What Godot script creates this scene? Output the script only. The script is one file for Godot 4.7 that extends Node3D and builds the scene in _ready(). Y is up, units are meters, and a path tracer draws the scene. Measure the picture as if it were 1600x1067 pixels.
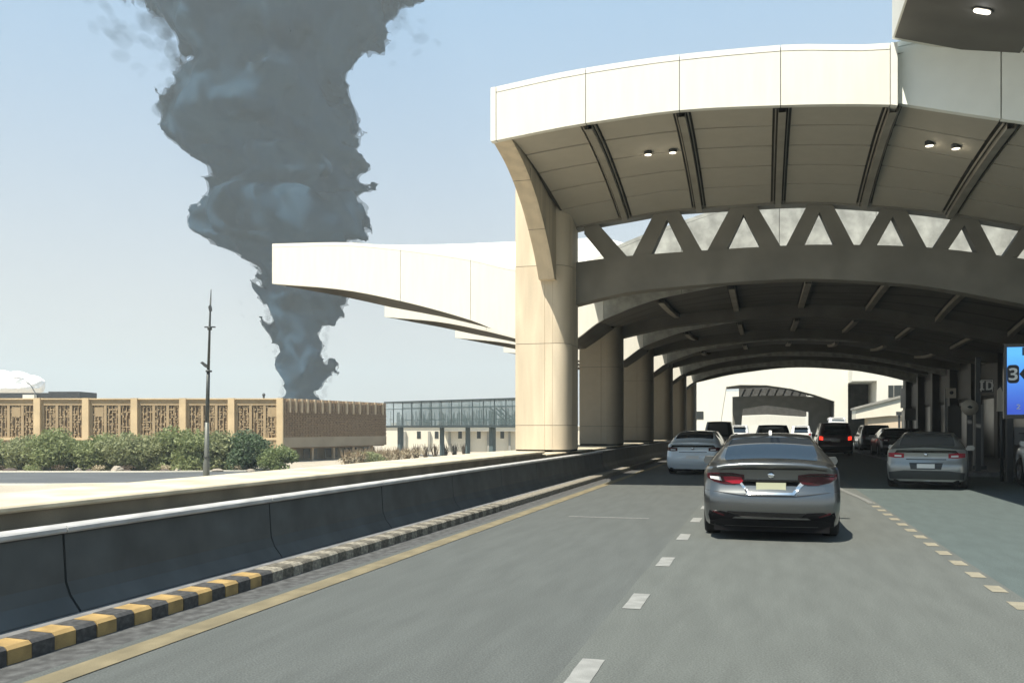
extends Node3D

# x to the right of the lane, y up, -z along the road. Metres. The camera stands over the origin.
const TURN := 0.27363            # how far the view is turned to the left of the road
const EYE := 1.5
const LOW := -3.0                # level of the ground beside the raised road
var M := {}
var T := {}
var rng := RandomNumberGenerator.new()


func _ready() -> void:
	rng.seed = 41
	# ---- camera, sky, sun, exposure
	var cam := Camera3D.new()
	cam.name = "camera"
	cam.projection = Camera3D.PROJECTION_FRUSTUM
	cam.near = 0.1
	cam.far = 4000.0
	cam.size = 0.1 * 1067.0 / 1400.0
	cam.frustum_offset = Vector2(0.0, 0.1 * 136.5 / 1400.0)
	cam.position = Vector3(0, EYE, 0)
	cam.rotation = Vector3(0, TURN, 0)
	add_child(cam)
	var env := Environment.new()
	env.background_mode = Environment.BG_SKY
	var sm := ProceduralSkyMaterial.new()
	sm.sky_top_color = Color(0.15, 0.27, 0.41).linear_to_srgb()
	sm.sky_horizon_color = Color(0.48, 0.41, 0.33).linear_to_srgb()
	sm.sky_curve = 0.17
	sm.ground_bottom_color = Color(0.34, 0.31, 0.26).linear_to_srgb()
	sm.ground_horizon_color = Color(0.40, 0.395, 0.37).linear_to_srgb()
	sm.ground_curve = 0.05
	sm.sun_angle_max = 1.0
	var sky := Sky.new()
	sky.sky_material = sm
	env.sky = sky
	env.tonemap_mode = Environment.TONE_MAPPER_LINEAR
	env.tonemap_exposure = 2.05
	env.sdfgi_enabled = true
	env.ssao_enabled = true
	env.ssil_enabled = true
	env.volumetric_fog_enabled = true
	env.volumetric_fog_density = 0.0
	env.fog_enabled = true
	env.fog_density = 0.00046
	env.fog_light_color = Color(0.82, 0.95, 1.0).linear_to_srgb()
	var we := WorldEnvironment.new()
	we.name = "world_environment"
	we.environment = env
	add_child(we)
	var sun := DirectionalLight3D.new()
	sun.name = "sun"
	sun.light_energy = 1.6
	sun.light_color = Color(1.0, 0.965, 0.9)
	sun.light_angular_distance = 0.5
	sun.shadow_enabled = true
	sun.look_at_from_position(Vector3.ZERO, Vector3(0.24, -1.0, -0.48), Vector3.UP)
	add_child(sun)

	make_materials()
	# ---- setting
	make_ground()
	make_road()
	# ---- large structures
	make_front_canopy()
	for k in 5:
		make_canopy(k)
	make_high_canopy()
	make_terminal_wall()
	make_barriers()
	make_far_gantry()
	make_screen_building()
	make_footbridge()
	make_distant()
	# ---- vehicles
	make_cars()
	# ---- planting, small things
	make_planting()
	make_mast()
	make_roadside()
	make_smoke()


# ================================================================ helpers
func site(right: float, ahead: float, y := 0.0) -> Vector3:
	# the left-hand blocks follow a street grid turned by TURN against the road
	return Vector3(cos(TURN) * right - sin(TURN) * ahead, y, -sin(TURN) * right - cos(TURN) * ahead)


func begin(smooth := false) -> SurfaceTool:
	var st := SurfaceTool.new()
	st.begin(Mesh.PRIMITIVE_TRIANGLES)
	st.set_smooth_group(0 if smooth else -1)
	return st


func obj(called: String, st: SurfaceTool, m: Material, parent: Node = self) -> MeshInstance3D:
	st.generate_normals()
	var o := MeshInstance3D.new()
	o.name = called
	o.mesh = st.commit()
	o.material_override = m
	parent.add_child(o, true)
	return o


func put(called: String, mesh: Mesh, m: Material, parent: Node, xf: Transform3D) -> MeshInstance3D:
	var o := MeshInstance3D.new()
	o.name = called
	o.mesh = mesh
	o.material_override = m
	o.transform = xf
	parent.add_child(o, true)
	return o


func thing(called: String, label: String, category: String, at := Vector3.ZERO, turn := 0.0, group := "") -> Node3D:
	var o := Node3D.new()
	o.name = called
	o.position = at
	o.rotation.y = turn
	add_child(o, true)
	return tag(o, label, category, group)


func tag(o: Node3D, label: String, category: String, group := "") -> Node3D:
	o.set_meta("label", label)
	o.set_meta("category", category)
	if group != "":
		o.set_meta("group", group)
	return o


func struct(called: String, st: SurfaceTool, m: Material, label: String) -> MeshInstance3D:
	var o := obj(called, st, m)
	o.set_meta("kind", "structure")
	o.set_meta("label", label)
	return o


func dup(o: Node3D, label: String, at: Vector3, turn := 0.0) -> Node3D:
	var c: Node3D = o.duplicate()
	c.name = String(o.name).rstrip("0123456789")
	add_child(c, true)
	c.position = at
	c.rotation.y = turn
	c.set_meta("label", label)
	return c


func q4(st: SurfaceTool, a: Vector3, b: Vector3, c: Vector3, d: Vector3, n: Vector3) -> void:
	if (a - c).cross(a - b).dot(n) + (a - d).cross(a - c).dot(n) < 0.0:
		var s := b
		b = d
		d = s
	for v in [a, b, c, a, c, d]:
		st.add_vertex(v)


func t3(st: SurfaceTool, a: Vector3, b: Vector3, c: Vector3, n: Vector3) -> void:
	if (a - c).cross(a - b).dot(n) < 0.0:
		var s := b
		b = c
		c = s
	st.add_vertex(a)
	st.add_vertex(b)
	st.add_vertex(c)


func box(st: SurfaceTool, lo: Vector3, hi: Vector3, xf := Transform3D()) -> void:
	var p := []
	for i in 8:
		p.append(xf * Vector3(hi.x if i & 1 else lo.x, hi.y if i & 2 else lo.y, hi.z if i & 4 else lo.z))
	var b := xf.basis
	q4(st, p[0], p[2], p[6], p[4], -b.x)
	q4(st, p[1], p[3], p[7], p[5], b.x)
	q4(st, p[0], p[1], p[5], p[4], -b.y)
	q4(st, p[2], p[3], p[7], p[6], b.y)
	q4(st, p[0], p[1], p[3], p[2], -b.z)
	q4(st, p[4], p[5], p[7], p[6], b.z)


func boxed(called: String, lo: Vector3, hi: Vector3, m: Material, parent: Node) -> MeshInstance3D:
	var st := begin()
	box(st, Vector3(minf(lo.x, hi.x), minf(lo.y, hi.y), minf(lo.z, hi.z)), Vector3(maxf(lo.x, hi.x), maxf(lo.y, hi.y), maxf(lo.z, hi.z)))
	return obj(called, st, m, parent)


func prism(st: SurfaceTool, poly: PackedVector2Array, o: Vector3, ux: Vector3, uy: Vector3, w: Vector3) -> void:
	var ids := Geometry2D.triangulate_polygon(poly)
	for i in range(0, ids.size(), 3):
		var a := o + ux * poly[ids[i]].x + uy * poly[ids[i]].y
		var b := o + ux * poly[ids[i + 1]].x + uy * poly[ids[i + 1]].y
		var c := o + ux * poly[ids[i + 2]].x + uy * poly[ids[i + 2]].y
		t3(st, a, b, c, -w)
		t3(st, a + w, b + w, c + w, w)
	var sgn := -1.0 if Geometry2D.is_polygon_clockwise(poly) else 1.0
	for i in poly.size():
		var e := poly[i]
		var f := poly[(i + 1) % poly.size()]
		var n := ux * (f.y - e.y) * sgn - uy * (f.x - e.x) * sgn
		var a := o + ux * e.x + uy * e.y
		var b := o + ux * f.x + uy * f.y
		q4(st, a, b, b + w, a + w, n)


func poly(pts: Array) -> PackedVector2Array:
	var p := PackedVector2Array()
	for v in pts:
		p.append(Vector2(v[0], v[1]))
	return p


func grid(st: SurfaceTool, rows: Array, n := Vector3.UP, radial := false, centre := Vector3.ZERO) -> void:
	for i in rows.size() - 1:
		for j in rows[i].size() - 1:
			var a: Vector3 = rows[i][j]
			var b: Vector3 = rows[i][j + 1]
			var c: Vector3 = rows[i + 1][j + 1]
			var d: Vector3 = rows[i + 1][j]
			q4(st, a, b, c, d, (a + c) * 0.5 - centre if radial else n)


func tube(st: SurfaceTool, pts: Array, rads: Array, n := 10, caps := true) -> void:
	var rings := []
	for i in pts.size():
		var t: Vector3 = (pts[mini(i + 1, pts.size() - 1)] - pts[maxi(i - 1, 0)]).normalized()
		var s := t.cross(Vector3(0.31, 0.2, 0.93) if absf(t.z) < 0.8 else Vector3.RIGHT).normalized()
		var u := s.cross(t).normalized()
		var ring := []
		for k in n + 1:
			var a := TAU * k / n
			ring.append(pts[i] + (s * cos(a) + u * sin(a)) * rads[i])
		rings.append(ring)
	for i in pts.size() - 1:
		for k in n:
			var mid: Vector3 = (rings[i][k] + rings[i + 1][k + 1]) * 0.5 - (pts[i] + pts[i + 1]) * 0.5
			q4(st, rings[i][k], rings[i][k + 1], rings[i + 1][k + 1], rings[i + 1][k], mid)
	if caps:
		for e in [0, pts.size() - 1]:
			var out: Vector3 = pts[0] - pts[1] if e == 0 else pts[e] - pts[e - 1]
			for k in n:
				t3(st, pts[e], rings[e][k], rings[e][k + 1], out)


func key(keys: Array, x: float) -> float:
	# smooth curve through [x, value] pairs
	if x <= keys[0][0]:
		return keys[0][1]
	var last: int = keys.size() - 1
	if x >= keys[last][0]:
		return keys[last][1]
	var i := 0
	while x > keys[i + 1][0]:
		i += 1
	var h: float = keys[i + 1][0] - keys[i][0]
	var d: float = (keys[i + 1][1] - keys[i][1]) / h
	var d0: float = d if i == 0 else (keys[i][1] - keys[i - 1][1]) / (keys[i][0] - keys[i - 1][0])
	var d1: float = d if i + 1 == last else (keys[i + 2][1] - keys[i + 1][1]) / (keys[i + 2][0] - keys[i + 1][0])
	var m0 := 0.0 if d0 * d <= 0.0 else 2.0 * d0 * d / (d0 + d)
	var m1 := 0.0 if d1 * d <= 0.0 else 2.0 * d1 * d / (d1 + d)
	var t: float = (x - keys[i][0]) / h
	var t2 := t * t
	var t3_ := t2 * t
	return keys[i][1] * (2 * t3_ - 3 * t2 + 1) + m0 * h * (t3_ - 2 * t2 + t) + keys[i + 1][1] * (3 * t2 - 2 * t3_) + m1 * h * (t3_ - t2)


func text(called: String, s: String, height: float, at: Vector3, m: Material, parent: Node, turn := 0.0, deep := 0.006) -> MeshInstance3D:
	var tm := TextMesh.new()
	tm.text = s
	var f := SystemFont.new()
	f.font_names = PackedStringArray(["Droid Sans"])
	f.font_weight = 700
	tm.font = f
	tm.font_size = 64
	tm.pixel_size = height / 48.0
	tm.depth = deep
	return put(called, tm, m, parent, Transform3D(Basis(Vector3.UP, turn), at))


# ================================================================ materials
func noise_tex(freq: float, lo: float, hi: float, octaves := 4, seed_ := 1, size := 512, normal := false, bump := 4.0) -> NoiseTexture2D:
	var n := FastNoiseLite.new()
	n.noise_type = FastNoiseLite.TYPE_SIMPLEX_SMOOTH
	n.frequency = freq
	n.fractal_octaves = octaves
	n.seed = seed_
	var t := NoiseTexture2D.new()
	t.width = size
	t.height = size
	t.seamless = true
	t.noise = n
	if normal:
		t.as_normal_map = true
		t.bump_strength = bump
	else:
		var g := Gradient.new()
		g.set_color(0, Color(lo, lo, lo))
		g.set_color(1, Color(hi, hi, hi))
		t.color_ramp = g
	return t


func mat(called: String, lin: Color, rough := 0.8, metal := 0.0, tex := "", scale := 0.5, fine := "", fscale := 2.0, bump := "", bscale := 2.0, bamount := 0.3) -> StandardMaterial3D:
	var m := StandardMaterial3D.new()
	m.resource_name = called
	m.albedo_color = lin.linear_to_srgb()
	m.roughness = rough
	m.metallic = metal
	if tex != "":
		m.albedo_texture = T[tex]
		m.uv1_triplanar = true
		m.uv1_world_triplanar = true
		m.uv1_scale = Vector3(scale, scale, scale)
	if fine != "":
		m.detail_enabled = true
		m.detail_albedo = T[fine]
		m.detail_blend_mode = BaseMaterial3D.BLEND_MODE_MUL
		m.detail_uv_layer = BaseMaterial3D.DETAIL_UV_2
		m.uv2_triplanar = true
		m.uv2_world_triplanar = true
		m.uv2_scale = Vector3(fscale, fscale, fscale)
	if bump != "":
		m.normal_enabled = true
		m.normal_texture = T[bump]
		m.normal_scale = bamount
		if tex == "":
			m.uv1_triplanar = true
			m.uv1_world_triplanar = true
			m.uv1_scale = Vector3(bscale, bscale, bscale)
	M[called] = m
	return m


func make_materials() -> void:
	T.blotch = noise_tex(0.006, 0.74, 1.0, 5, 3)
	T.cloudy = noise_tex(0.004, 0.86, 1.0, 4, 8)
	T.faint = noise_tex(0.012, 0.965, 1.0, 4, 9)
	T.grain = noise_tex(0.12, 0.66, 1.0, 3, 5)
	T.speck = noise_tex(0.3, 0.5, 1.0, 2, 6)
	T.bumps = noise_tex(0.09, 0, 1, 4, 7, 512, true, 5.0)
	T.track = noise_tex(0.009, 0.90, 1.0, 6, 31, 1024)
	T.worn = noise_tex(0.03, 0.55, 1.0, 5, 12)
	mat("asphalt", Color(0.134, 0.148, 0.138), 0.86, 0, "grain", 0.9, "track", 0.2, "bumps", 2.0, 0.1)
	M.asphalt.uv2_scale = Vector3(0.4, 0.3, 0.07)
	mat("asphalt_lane", Color(0.100, 0.134, 0.132), 0.86, 0, "grain", 0.9, "track", 0.2, "bumps", 2.0, 0.1)
	M.asphalt_lane.uv2_scale = Vector3(0.4, 0.3, 0.1)
	mat("asphalt_left", Color(0.114, 0.127, 0.122), 0.86, 0, "grain", 0.9, "track", 0.2, "bumps", 2.0, 0.1)
	M.asphalt_left.uv2_scale = Vector3(0.4, 0.3, 0.06)
	mat("asphalt_street", Color(0.085, 0.092, 0.098), 0.9, 0, "cloudy", 0.05)
	mat("gutter", Color(0.15, 0.155, 0.155), 0.88, 0, "worn", 0.5, "grain", 2.0)
	mat("sand", Color(0.60, 0.53, 0.42), 0.95, 0, "cloudy", 0.03, "grain", 0.3)
	mat("deck_side", Color(0.40, 0.37, 0.31), 0.9, 0, "blotch", 0.2)
	mat("white_line", Color(0.36, 0.37, 0.355), 0.8, 0, "cloudy", 2.0, "grain", 3.0)
	mat("faded_line", Color(0.24, 0.25, 0.24), 0.8, 0, "worn", 1.3)
	mat("cream_line", Color(0.38, 0.35, 0.26), 0.8, 0, "cloudy", 2.0, "grain", 3.0)
	mat("yellow_line", Color(0.33, 0.28, 0.165), 0.8, 0, "blotch", 0.6, "grain", 2.5)
	mat("kerb_grey", Color(0.27, 0.275, 0.28), 0.85, 0, "blotch", 0.8, "grain", 3.0)
	mat("kerb_black", Color(0.125, 0.125, 0.125), 0.7, 0, "worn", 1.1, "grain", 3.0)
	mat("kerb_yellow", Color(0.62, 0.425, 0.165), 0.7, 0, "blotch", 1.3, "grain", 3.0)
	mat("kerb_worn_dark", Color(0.27, 0.25, 0.20), 0.8, 0, "worn", 1.1, "grain", 3.0)
	mat("kerb_worn_pale", Color(0.56, 0.52, 0.42), 0.8, 0, "worn", 1.1, "grain", 3.0)
	mat("barrier", Color(0.095, 0.107, 0.111), 0.6, 0, "blotch", 0.5, "cloudy", 0.9)
	M.barrier.uv1_scale = Vector3(0.8, 0.25, 0.35)
	mat("coping", Color(0.50, 0.50, 0.49), 0.7, 0, "blotch", 0.6)
	mat("parapet", Color(0.36, 0.32, 0.24), 0.85, 0, "blotch", 0.35, "grain", 1.5)
	mat("parapet_top", Color(0.62, 0.55, 0.41), 0.85, 0, "blotch", 0.35)
	mat("white_panel", Color(0.68, 0.672, 0.605), 0.45, 0, "faint", 0.3)
	M.white_panel.uv1_scale = Vector3(0.7, 0.09, 0.7)
	mat("white_trim", Color(0.74, 0.735, 0.68), 0.45, 0, "faint", 0.3)
	mat("brightened_panel", Color(0.80, 0.83, 0.78), 0.5, 0, "faint", 0.3)  # white panel made lighter and cooler to brighten the wing in shade
	mat("dimmed_panel", Color(0.42, 0.43, 0.40), 0.7, 0, "blotch", 0.5)  # white fascia behind the truss, its shade put into the colour
	mat("joint", Color(0.10, 0.10, 0.095), 0.9)
	mat("roof_membrane", Color(0.42, 0.425, 0.40), 0.85, 0, "blotch", 0.3)
	mat("soffit", Color(0.40, 0.375, 0.315), 0.75, 0, "faint", 0.35)
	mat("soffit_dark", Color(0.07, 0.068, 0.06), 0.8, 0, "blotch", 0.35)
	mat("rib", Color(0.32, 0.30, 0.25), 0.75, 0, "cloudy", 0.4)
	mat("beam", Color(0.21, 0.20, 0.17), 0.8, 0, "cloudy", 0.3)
	mat("beam_shaded", Color(0.125, 0.12, 0.107), 0.8, 0, "cloudy", 0.3)  # darker copy of beam, shade under the canopies put into the colour
	mat("stone", Color(0.67, 0.575, 0.43), 0.7, 0, "cloudy", 0.5, "faint", 3.0)
	M.stone.uv1_scale = Vector3(0.9, 0.10, 0.9)
	mat("stone_pale", Color(0.70, 0.61, 0.465), 0.7, 0, "cloudy", 0.5, "faint", 3.0)
	M.stone_pale.uv1_scale = Vector3(0.9, 0.12, 0.9)
	mat("stone_shaded", Color(0.30, 0.27, 0.215), 0.75, 0, "faint", 0.5)  # darker copy of stone, shade on the inner columns put into the colour
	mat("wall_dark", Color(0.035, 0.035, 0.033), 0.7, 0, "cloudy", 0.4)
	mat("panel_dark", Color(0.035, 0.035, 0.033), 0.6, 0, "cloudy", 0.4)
	mat("door_dark", Color(0.02, 0.021, 0.024), 0.3)
	mat("metal_grey", Color(0.15, 0.155, 0.155), 0.5, 0.4)
	mat("metal_dark", Color(0.05, 0.055, 0.058), 0.5, 0.4)
	mat("mast", Color(0.045, 0.05, 0.048), 0.5, 0.5)
	mat("mast_pale", Color(0.12, 0.125, 0.11), 0.5, 0.4)
	mat("sign_white", Color(0.55, 0.54, 0.50), 0.6)
	mat("sign_beige", Color(0.38, 0.35, 0.29), 0.6)
	mat("sign_black", Color(0.02, 0.02, 0.022), 0.5)
	mat("tan_wall", Color(0.56, 0.42, 0.245), 0.85, 0, "cloudy", 0.12, "grain", 0.6)
	mat("tan_pale", Color(0.62, 0.48, 0.29), 0.85, 0, "cloudy", 0.12)
	mat("tan_panel", Color(0.50, 0.365, 0.21), 0.85, 0, "cloudy", 0.2)
	mat("tan_deep", Color(0.20, 0.135, 0.075), 0.9, 0, "cloudy", 0.2)
	mat("lattice", Color(0.42, 0.29, 0.175), 0.85, 0, "worn", 0.3)
	mat("lattice_pale", Color(0.55, 0.43, 0.29), 0.85, 0, "cloudy", 0.3)
	mat("band", Color(0.33, 0.275, 0.20), 0.85, 0, "cloudy", 0.1)
	mat("cream_wall", Color(0.70, 0.66, 0.55), 0.8, 0, "faint", 0.1)
	mat("cream_tan", Color(0.60, 0.49, 0.36), 0.8, 0, "faint", 0.2)
	mat("window_dark", Color(0.03, 0.035, 0.035), 0.15)
	mat("roof_black", Color(0.02, 0.021, 0.024), 0.7)
	mat("frame_dark", Color(0.035, 0.05, 0.055), 0.5)
	mat("frame_teal", Color(0.07, 0.105, 0.115), 0.5)
	mat("concrete_grey", Color(0.33, 0.325, 0.29), 0.85, 0, "cloudy", 0.2)
	mat("leaf_a", Color(0.15, 0.175, 0.07), 0.7)
	mat("leaf_b", Color(0.11, 0.14, 0.05), 0.7)
	mat("leaf_c", Color(0.165, 0.18, 0.085), 0.75)
	mat("leaf_dark", Color(0.045, 0.075, 0.03), 0.65)
	for n in ["leaf_a", "leaf_b", "leaf_c", "leaf_dark"]:
		M[n].backlight_enabled = true
		M[n].backlight = M[n].albedo_color
	mat("twig", Color(0.22, 0.165, 0.10), 0.9)
	mat("twig_dark", Color(0.10, 0.075, 0.05), 0.9)
	mat("dry_leaf", Color(0.40, 0.34, 0.23), 0.9)
	mat("rock_pale", Color(0.50, 0.44, 0.36), 0.9, 0, "worn", 0.7)
	mat("rock_dark", Color(0.13, 0.10, 0.085), 0.9, 0, "worn", 0.7)
	mat("rubber", Color(0.012, 0.012, 0.013), 0.85)
	mat("rim_metal", Color(0.35, 0.35, 0.36), 0.35, 0.8)
	mat("plastic_black", Color(0.010, 0.010, 0.011), 0.8)
	M.plastic_black.metallic_specular = 0.15
	mat("gloss_black", Color(0.008, 0.008, 0.009), 0.12)
	mat("chrome", Color(0.75, 0.76, 0.77), 0.14, 1.0)
	mat("seam", Color(0.006, 0.006, 0.007), 0.7)
	mat("lamp_red", Color(0.30, 0.012, 0.028), 0.12)
	mat("lamp_dark_red", Color(0.05, 0.006, 0.01), 0.12)
	mat("lamp_clear", Color(0.62, 0.62, 0.62), 0.1)
	mat("plate_yellow", Color(0.40, 0.41, 0.29), 0.5)
	mat("plate_white", Color(0.75, 0.75, 0.73), 0.5)
	mat("car_glass", Color(0.012, 0.018, 0.026), 0.06)
	mat("car_glass_pale", Color(0.09, 0.095, 0.095), 0.08)
	M.car_glass.metallic_specular = 0.75
	M.car_glass_pale.metallic_specular = 0.7
	mat("smoke", Color(0.020, 0.042, 0.066), 1.0)
	M.smoke.metallic_specular = 0.0
	var sth := mat("smoke_thin", Color(0.020, 0.042, 0.066), 1.0)
	sth.metallic_specular = 0.0
	sth.albedo_color.a = 0.28
	sth.transparency = BaseMaterial3D.TRANSPARENCY_ALPHA
	mat("cloud", Color(0.95, 0.95, 0.95), 1.0)
	paint("paint_silver", Color(0.165, 0.172, 0.172), 0.95, 0.28)
	paint("paint_pale_silver", Color(0.30, 0.31, 0.30), 0.5, 0.34)
	paint("paint_white", Color(0.74, 0.75, 0.75), 0.0, 0.4)
	paint("paint_ice", Color(0.62, 0.69, 0.74), 0.15, 0.4)
	paint("paint_black", Color(0.012, 0.012, 0.014), 0.2, 0.35)
	paint("paint_night", Color(0.02, 0.022, 0.03), 0.3, 0.35)
	paint("paint_maroon", Color(0.035, 0.012, 0.016), 0.3, 0.35)
	var glow := mat("lamp_glow", Color(0.9, 0.88, 0.8), 0.4)
	glow.emission_enabled = true
	glow.emission = Color(1.0, 0.95, 0.85)
	glow.emission_energy_multiplier = 1.0
	var tail := mat("lamp_lit_red", Color(0.6, 0.03, 0.03), 0.2)
	tail.emission_enabled = true
	tail.emission = Color(1.0, 0.22, 0.14)
	tail.emission_energy_multiplier = 0.8
	var glass := mat("bridge_glass", Color(0.17, 0.235, 0.25), 0.05)
	glass.albedo_color.a = 0.26
	glass.transparency = BaseMaterial3D.TRANSPARENCY_ALPHA
	var wg := mat("cabin_glass", Color(0.05, 0.06, 0.06), 0.05)
	wg.albedo_color.a = 0.35
	wg.transparency = BaseMaterial3D.TRANSPARENCY_ALPHA


func paint(called: String, lin: Color, metal: float, rough: float) -> void:
	var m := mat(called, lin, rough, metal)
	m.clearcoat_enabled = true
	m.clearcoat = 0.8
	m.clearcoat_roughness = 0.06


# ================================================================ ground and road
func make_ground() -> void:
	var st := begin()
	q4(st, Vector3(-2500, LOW, 2500), Vector3(2500, LOW, 2500), Vector3(2500, LOW, -3000), Vector3(-2500, LOW, -3000), Vector3.UP)
	struct("ground", st, M.sand, "pale sandy ground beside the raised road")
	# the street that crosses beyond the sand and bends away to the right
	st = begin()
	var near := [[-120.0, 71.5], [-37.0, 71.5], [-30.0, 73.0], [-22.0, 82.0], [-17.0, 98.0], [-11.0, 140.0]]
	var far := [[-120.0, 92.5], [-37.0, 92.5], [-28.0, 95.0], [-20.0, 104.0], [-15.5, 116.0], [-10.0, 146.0]]
	for i in near.size() - 1:
		q4(st, site(near[i][0], near[i][1], LOW + 0.01), site(near[i + 1][0], near[i + 1][1], LOW + 0.01), site(far[i + 1][0], far[i + 1][1], LOW + 0.01), site(far[i][0], far[i][1], LOW + 0.01), Vector3.UP)
	struct("street", st, M.asphalt_street, "grey side street below the road, in front of the shrubs")
	st = begin()
	for i in far.size() - 1:
		for side in [[far, 0.0, 0.35], [near, -0.3, 0.0]]:
			var l: Array = side[0]
			var a := site(l[i][0], l[i][1] + side[1], LOW)
			var b := site(l[i + 1][0], l[i + 1][1] + side[1], LOW)
			var c := site(l[i + 1][0], l[i + 1][1] + side[2], LOW)
			var d := site(l[i][0], l[i][1] + side[2], LOW)
			var up := Vector3(0, 0.14, 0)
			q4(st, a + up, b + up, c + up, d + up, Vector3.UP)
			q4(st, a, b, b + up, a + up, site(0, -1))
			q4(st, d, c, c + up, d + up, site(0, 1))
	struct("street_kerb", st, M.cream_wall, "pale kerb along both edges of the side street")


func make_road() -> void:
	var st := begin()
	box(st, Vector3(-7.4, LOW - 0.2, -420), Vector3(70, -0.008, 60))
	var road := struct("road_deck", st, M.deck_side, "raised concrete deck that carries the road")
	st = begin()
	for e in [[-1.2, 2.22, 60, -78], [16, 69, 60, -78], [-4.3, 69, -78, -420]]:
		q4(st, Vector3(e[0], 0, e[2]), Vector3(e[1], 0, e[2]), Vector3(e[1], 0, e[3]), Vector3(e[0], 0, e[3]), Vector3.UP)
	var top := struct("road", st, M.asphalt, "grey asphalt road leading under the canopies")
	st = begin()
	q4(st, Vector3(2.22, 0, 60), Vector3(16, 0, 60), Vector3(16, 0, -78), Vector3(2.22, 0, -78), Vector3.UP)
	obj("road_lane", st, M.asphalt_lane, top).set_meta("label", "bluish drop-off lane right of the dashes")
	st = begin()
	q4(st, Vector3(-4.64, 0.0, 60), Vector3(-4.3, 0.0, 60), Vector3(-4.3, 0.0, -90), Vector3(-4.64, 0.0, -90), Vector3.UP)
	obj("gutter", st, M.gutter, top)
	st = begin()
	q4(st, Vector3(-4.3, 0, 60), Vector3(-1.2, 0, 60), Vector3(-1.2, 0, -78), Vector3(-4.3, 0, -78), Vector3.UP)
	obj("road_lane", st, M.asphalt_left, top).set_meta("label", "darker left lane next to the yellow edge line")
	# painted markings
	st = begin()
	for i in 60:
		var z0 := 20.0 - i * 2.0
		if z0 < -80:
			break
		q4(st, Vector3(-4.2, 0.006, z0), Vector3(-3.98, 0.006, z0), Vector3(-3.98, 0.006, z0 - 2.0), Vector3(-4.2, 0.006, z0 - 2.0), Vector3.UP)
	obj("edge_line", st, M.yellow_line, top)
	for i in 20:
		var d := 5.05 + (i - 1) * 2.4
		dash(top, -1.06, d, 0.15, 0.7, M.white_line)
	for i in 16:
		dash(top, 2.1, 6.6 + i * 0.84, 0.14, 0.36, M.cream_line)
	dash(top, -2.52, 14.95, 1.36, 0.14, M.faded_line)
	st = begin()
	var c := [[2.1, 19.2], [2.06, 20.4], [1.96, 21.8], [1.85, 23.4], [1.8, 26.0]]
	for i in c.size() - 1:
		q4(st, Vector3(c[i][0] - 0.06, 0.008, -c[i][1]), Vector3(c[i][0] + 0.06, 0.008, -c[i][1]), Vector3(c[i + 1][0] + 0.06, 0.008, -c[i + 1][1]), Vector3(c[i + 1][0] - 0.06, 0.008, -c[i + 1][1]), Vector3.UP)
	obj("lane_line", st, M.faded_line, top)
	# the kerb at the foot of the barrier: grey bed, then painted stones one by one
	st = begin()
	box(st, Vector3(-4.96, -0.004, -90), Vector3(-4.83, 0.12, 20))
	var kerb := struct("kerb", st, M.kerb_grey, "kerb at the foot of the barrier, painted in yellow and black")
	var stones := []
	for v in 3:
		st = begin()
		var h := 0.1
		var pr := poly([[-4.83, 0.0], [-4.62, 0.0], [-4.62, 0.098 + v * 0.002], [-4.645, 0.12 + v * 0.002], [-4.83, 0.124 + v * 0.002]])
		prism(st, pr, Vector3(0, 0, h - 0.003), Vector3.RIGHT, Vector3.UP, Vector3(0, 0, -2 * h + 0.006))
		st.generate_normals()
		stones.append(st.commit())
	for i in 150:
		var d := 3.9 + (i - 20) * 0.2
		var m: Material
		if d < 7.9:
			m = M.kerb_yellow if i % 2 == 0 else M.kerb_black
		else:
			m = M.kerb_worn_pale if i % 2 == 0 else (M.kerb_worn_dark if d < 16.0 else M.kerb_worn_pale)
		put("kerb_stone", stones[(i * 7) % 3], m, kerb, Transform3D(Basis(), Vector3(rng.randf_range(-0.004, 0.004), -0.004, -d)))
	st = begin()
	box(st, Vector3(-4.83, -0.004, -90), Vector3(-4.63, 0.118, -29.9))
	obj("kerb_run", st, M.kerb_worn_pale, kerb)


func dash(parent: Node, x: float, d: float, w: float, l: float, m: Material) -> void:
	var st := begin()
	var n := 5
	var left := []
	var right := []
	for i in n + 1:
		var z := -d - l * i / n
		left.append(Vector3(x - w / 2 + rng.randf_range(-0.004, 0.004), 0.004, z))
		right.append(Vector3(x + w / 2 + rng.randf_range(-0.004, 0.004), 0.004, z))
	for i in n:
		q4(st, left[i], right[i], right[i + 1], left[i + 1], Vector3.UP)
	obj("lane_dash", st, m, parent)


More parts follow.
